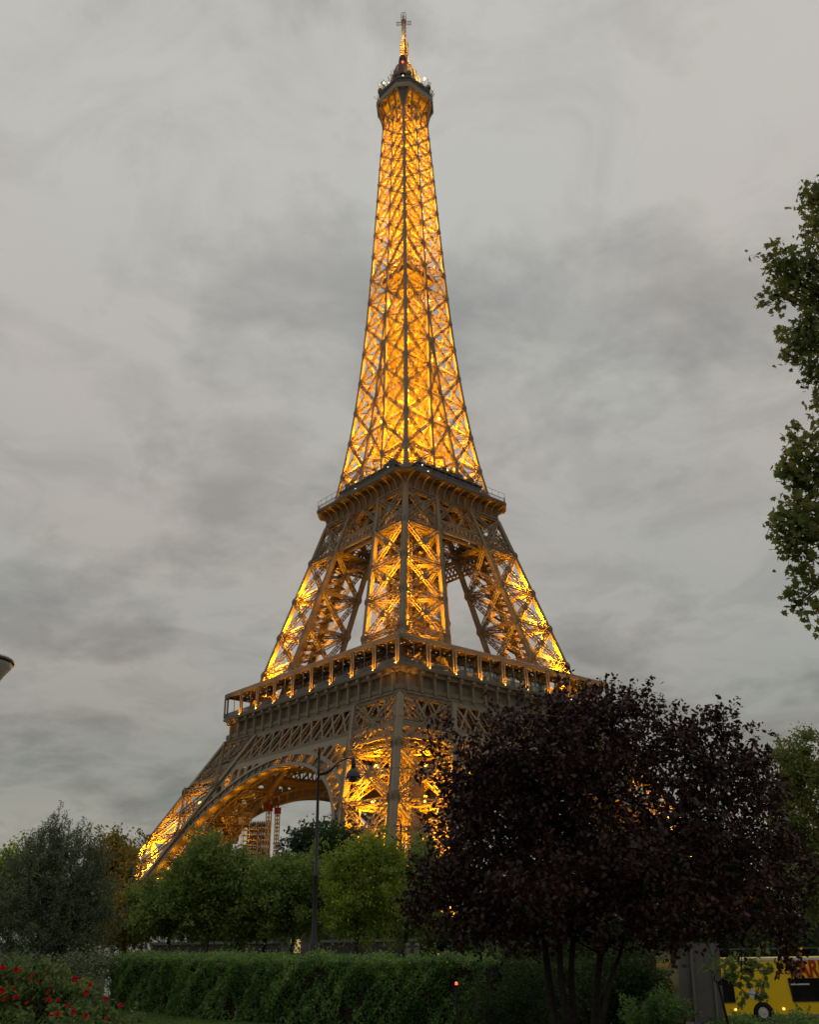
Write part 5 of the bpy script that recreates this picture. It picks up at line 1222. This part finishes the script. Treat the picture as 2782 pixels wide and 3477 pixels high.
# low grey wall and a lit kiosk in the street
dK = 80; p = onground(900, dK); t = thing('quay_wall', 'low grey street wall seen under the tree crowns', 'wall', p, R_ARM)
m = MB(); m.box(-9, 12, 0, 0.5, 0, at(900, 3204, dK)[2]-p[2]); m.build('wall', mat('grey_render', (0.05, 0.047, 0.045), 0.9, var=0.2, scale=1), t)
m = MB(); z = at(900, 3204, dK)[2]-p[2]; m.box(-9.1, 12.1, -0.1, 0.6, z, z+0.2); m.build('coping', M_pan, t)
p = onground(1012, 72); t = thing('kiosk', 'small street kiosk with a yellow lit window beside the lamp pole', 'kiosk', p, R_ARM); kz = at(1012, 3150, 72)[2]-p[2]
m = MB(); m.box(-1.2, 1.2, 0, 2, 0, kz); m.build('body', M_dark, t); m = MB(); m.box(-0.5, 0.2, -0.03, 0, kz*0.70, kz*0.86); m.build('lit_window', mat('warm_window', (0.3, 0.25, 0.1), 0.4, emit=(1, 0.7, 0.25), es=0.4), t)
m = MB(); m.prism([(-1.5, -0.4, kz), (1.5, -0.4, kz), (1.5, 2.3, kz), (-1.5, 2.3, kz)], (0, 0, 0.25)); m.build('roof', M_black, t)
p = onground(1748, 50); t = thing('red_stall', 'dark red wooden stall glimpsed behind the hedge under the purple tree', 'stall', p, R_ARM); kz = at(1748, 3190, 50)[2]-p[2]
m = MB(); m.box(-1, 1.6, 0, 2, 0, kz); m.build('body', mat('dark_red_boards', (0.16, 0.015, 0.01), 0.6, var=0.2), t); m = MB()
for x in (-0.6, 0.1, 0.8, 1.3): m.bar((x, -0.03, 0.3), (x, -0.03, kz-0.1), 0.06)
m.build('slat', M_rail, t); m = MB(); m.prism([(-1.3, -.5, kz), (1.9, -.5, kz), (1.9, 2.2, kz), (-1.3, 2.2, kz)], (0, 0, .2)); m.build('roof', M_dark, t)

# ---- building site under the tower
def ptz(px, py, d): return at(px, py, d)
dC = 232
M_mast = mat('galvanised_steel', (0.2, 0.2, 0.195), 0.6); M_mastred = mat('faded_red_paint', (0.13, 0.025, 0.012), 0.6)
def mast_thing(label, px, pytop, wid, redlen):
    p = onground(px, dC); top = at(px, pytop, dC)[2]-p[2]; t = thing('hoist_mast', label, 'mast', p, 0.3, 'red-topped hoist masts under the arch')
    m = MB(); m.truss((0, 0, 0), (0, 0, top-redlen), wid, wid, (1, 0, 0), 0.9, 0.16, 0.12)
    for z in np.arange(3, top-redlen, 5.5): m.box(-wid*.6, wid*.6, -wid*.6, wid*.6, z, z+0.25)
    m.build('lattice', M_mast, t)
    m = MB(); m.truss((0, 0, top-redlen), (0, 0, top), wid*1.15, wid*1.15, (1, 0, 0), 0.8, 0.3, 0.25); m.box(-wid*.5, wid*.5, -wid*.5, wid*.5, top-redlen, top); m.bar((0, 0, top), (1.2, -0.6, top+2.6), 0.25); m.build('red_head', M_mastred, t)
    return t, top
t1, top1 = mast_thing('red-topped white hoist mast nearer the scaffold tower', 893, 2728, 0.85, 1.9)
t2_, top2 = mast_thing('slimmer red-topped hoist mast standing clear against the sky', 924, 2742, 0.75, 1.5)
m = MB()
for z in (top2*0.42,): m.bar((-2.2, 0, z+3.6), (2.4, 0, z+3.6), 0.3)
m.bar((-2.5, 0, 6.6), (1.6, 0, 6.6), 0.25)
m.build('tie_bar', M_iron2, t2_)
p = onground(832, dC+4); top = at(825, 2758, dC+4)[2]-p[2]
t = thing('scaffold_tower', 'tall tube scaffold lit yellow under the arch', 'scaffold', p, R_ARM)
m = MB(); w = 2.0
for x in (-w, -w*.1, w):
    for y in (-1.3, 1.3): m.bar((x, y, 0), (x, y, top-(3.5 if x == w else 0)), 0.16, 0.16, (1, 0, 0))
m.build('standards', M_mast, t)
m = MB()
for i, z in enumerate(np.arange(1, top, 1.25)):
    xr = w if z < top-3.5 else -w*.1
    m.bar((-w, -1.3, z), (xr, -1.3, z), 0.14); m.bar((-w, 1.3, z), (xr, 1.3, z), 0.14); m.box(-w, xr, -1.25, 1.25, z-0.1, z)
    if i % 3 == 1: m.bar((-w, -1.35, z), (xr, -1.35, z+2.5), 0.1)
m.build('lifts', M_mast, t)
for z in (top*0.62, top*0.82): lamp(t, (-0.6, -3.2, z), 60, GOLD, 0.3)
# dark lift-shaft posts and a white sheeted ramp beside it
p = onground(862, dC+12); t = thing('lift_shaft', 'dark lattice lift shaft of several posts under the arch', 'shaft', p, R_ARM); top = at(862, 2790, dC+12)[2]-p[2]
m = MB()
for x in np.linspace(-2.2, 2.2, 5): m.truss((x, 0, 0), (x, 0, top), 0.5, 2.2, (0, 1, 0), 1.5, 0.2, 0.16)
m.build('frame', M_iron2, t)
a_ = at(776, 2935, dC-3); b_ = at(834, 2862, dC-3); p = onground(800, dC-3)
t = thing('sheeted_ramp', 'white sheeted ramp sloping up to the scaffold tower', 'ramp', p)
m = MB(); m.prism([a_-p, b_-p, b_-p-np.array([0, 0, 1.6]), a_-p-np.array([0, 0, 1.6])], FWD*2.5); m.build('sheeting', mat('white_sheeting', (0.6, 0.6, 0.58), 0.7, var=0.1), t)
m = MB()
for q in (0.15, 0.5, 0.85): c_ = a_+(b_-a_)*q-p; m.bar(c_, (c_[0], c_[1], 0), 0.25)
m.build('prop', M_iron2, t)
# site floor level with cabins beside the far left leg
p = onground(765, dC+8); z0 = at(765, 2800, dC+8)[2]-p[2]
t = thing('site_platform', 'site platform with a pale cabin beside the scaffold tower', 'platform', p, R_ARM)
m = MB(); m.box(-4.5, 4.5, -1.5, 3, z0-0.5, z0); 
for x in (-4, 0, 4): m.bar((x, 0, 0), (x, 0, z0-0.5), 0.35)
m.build('deck', M_iron2, t); m = MB(); m.box(1.6, 3.4, -1, 1, z0, z0+1.7); m.build('cabin', M_white, t)
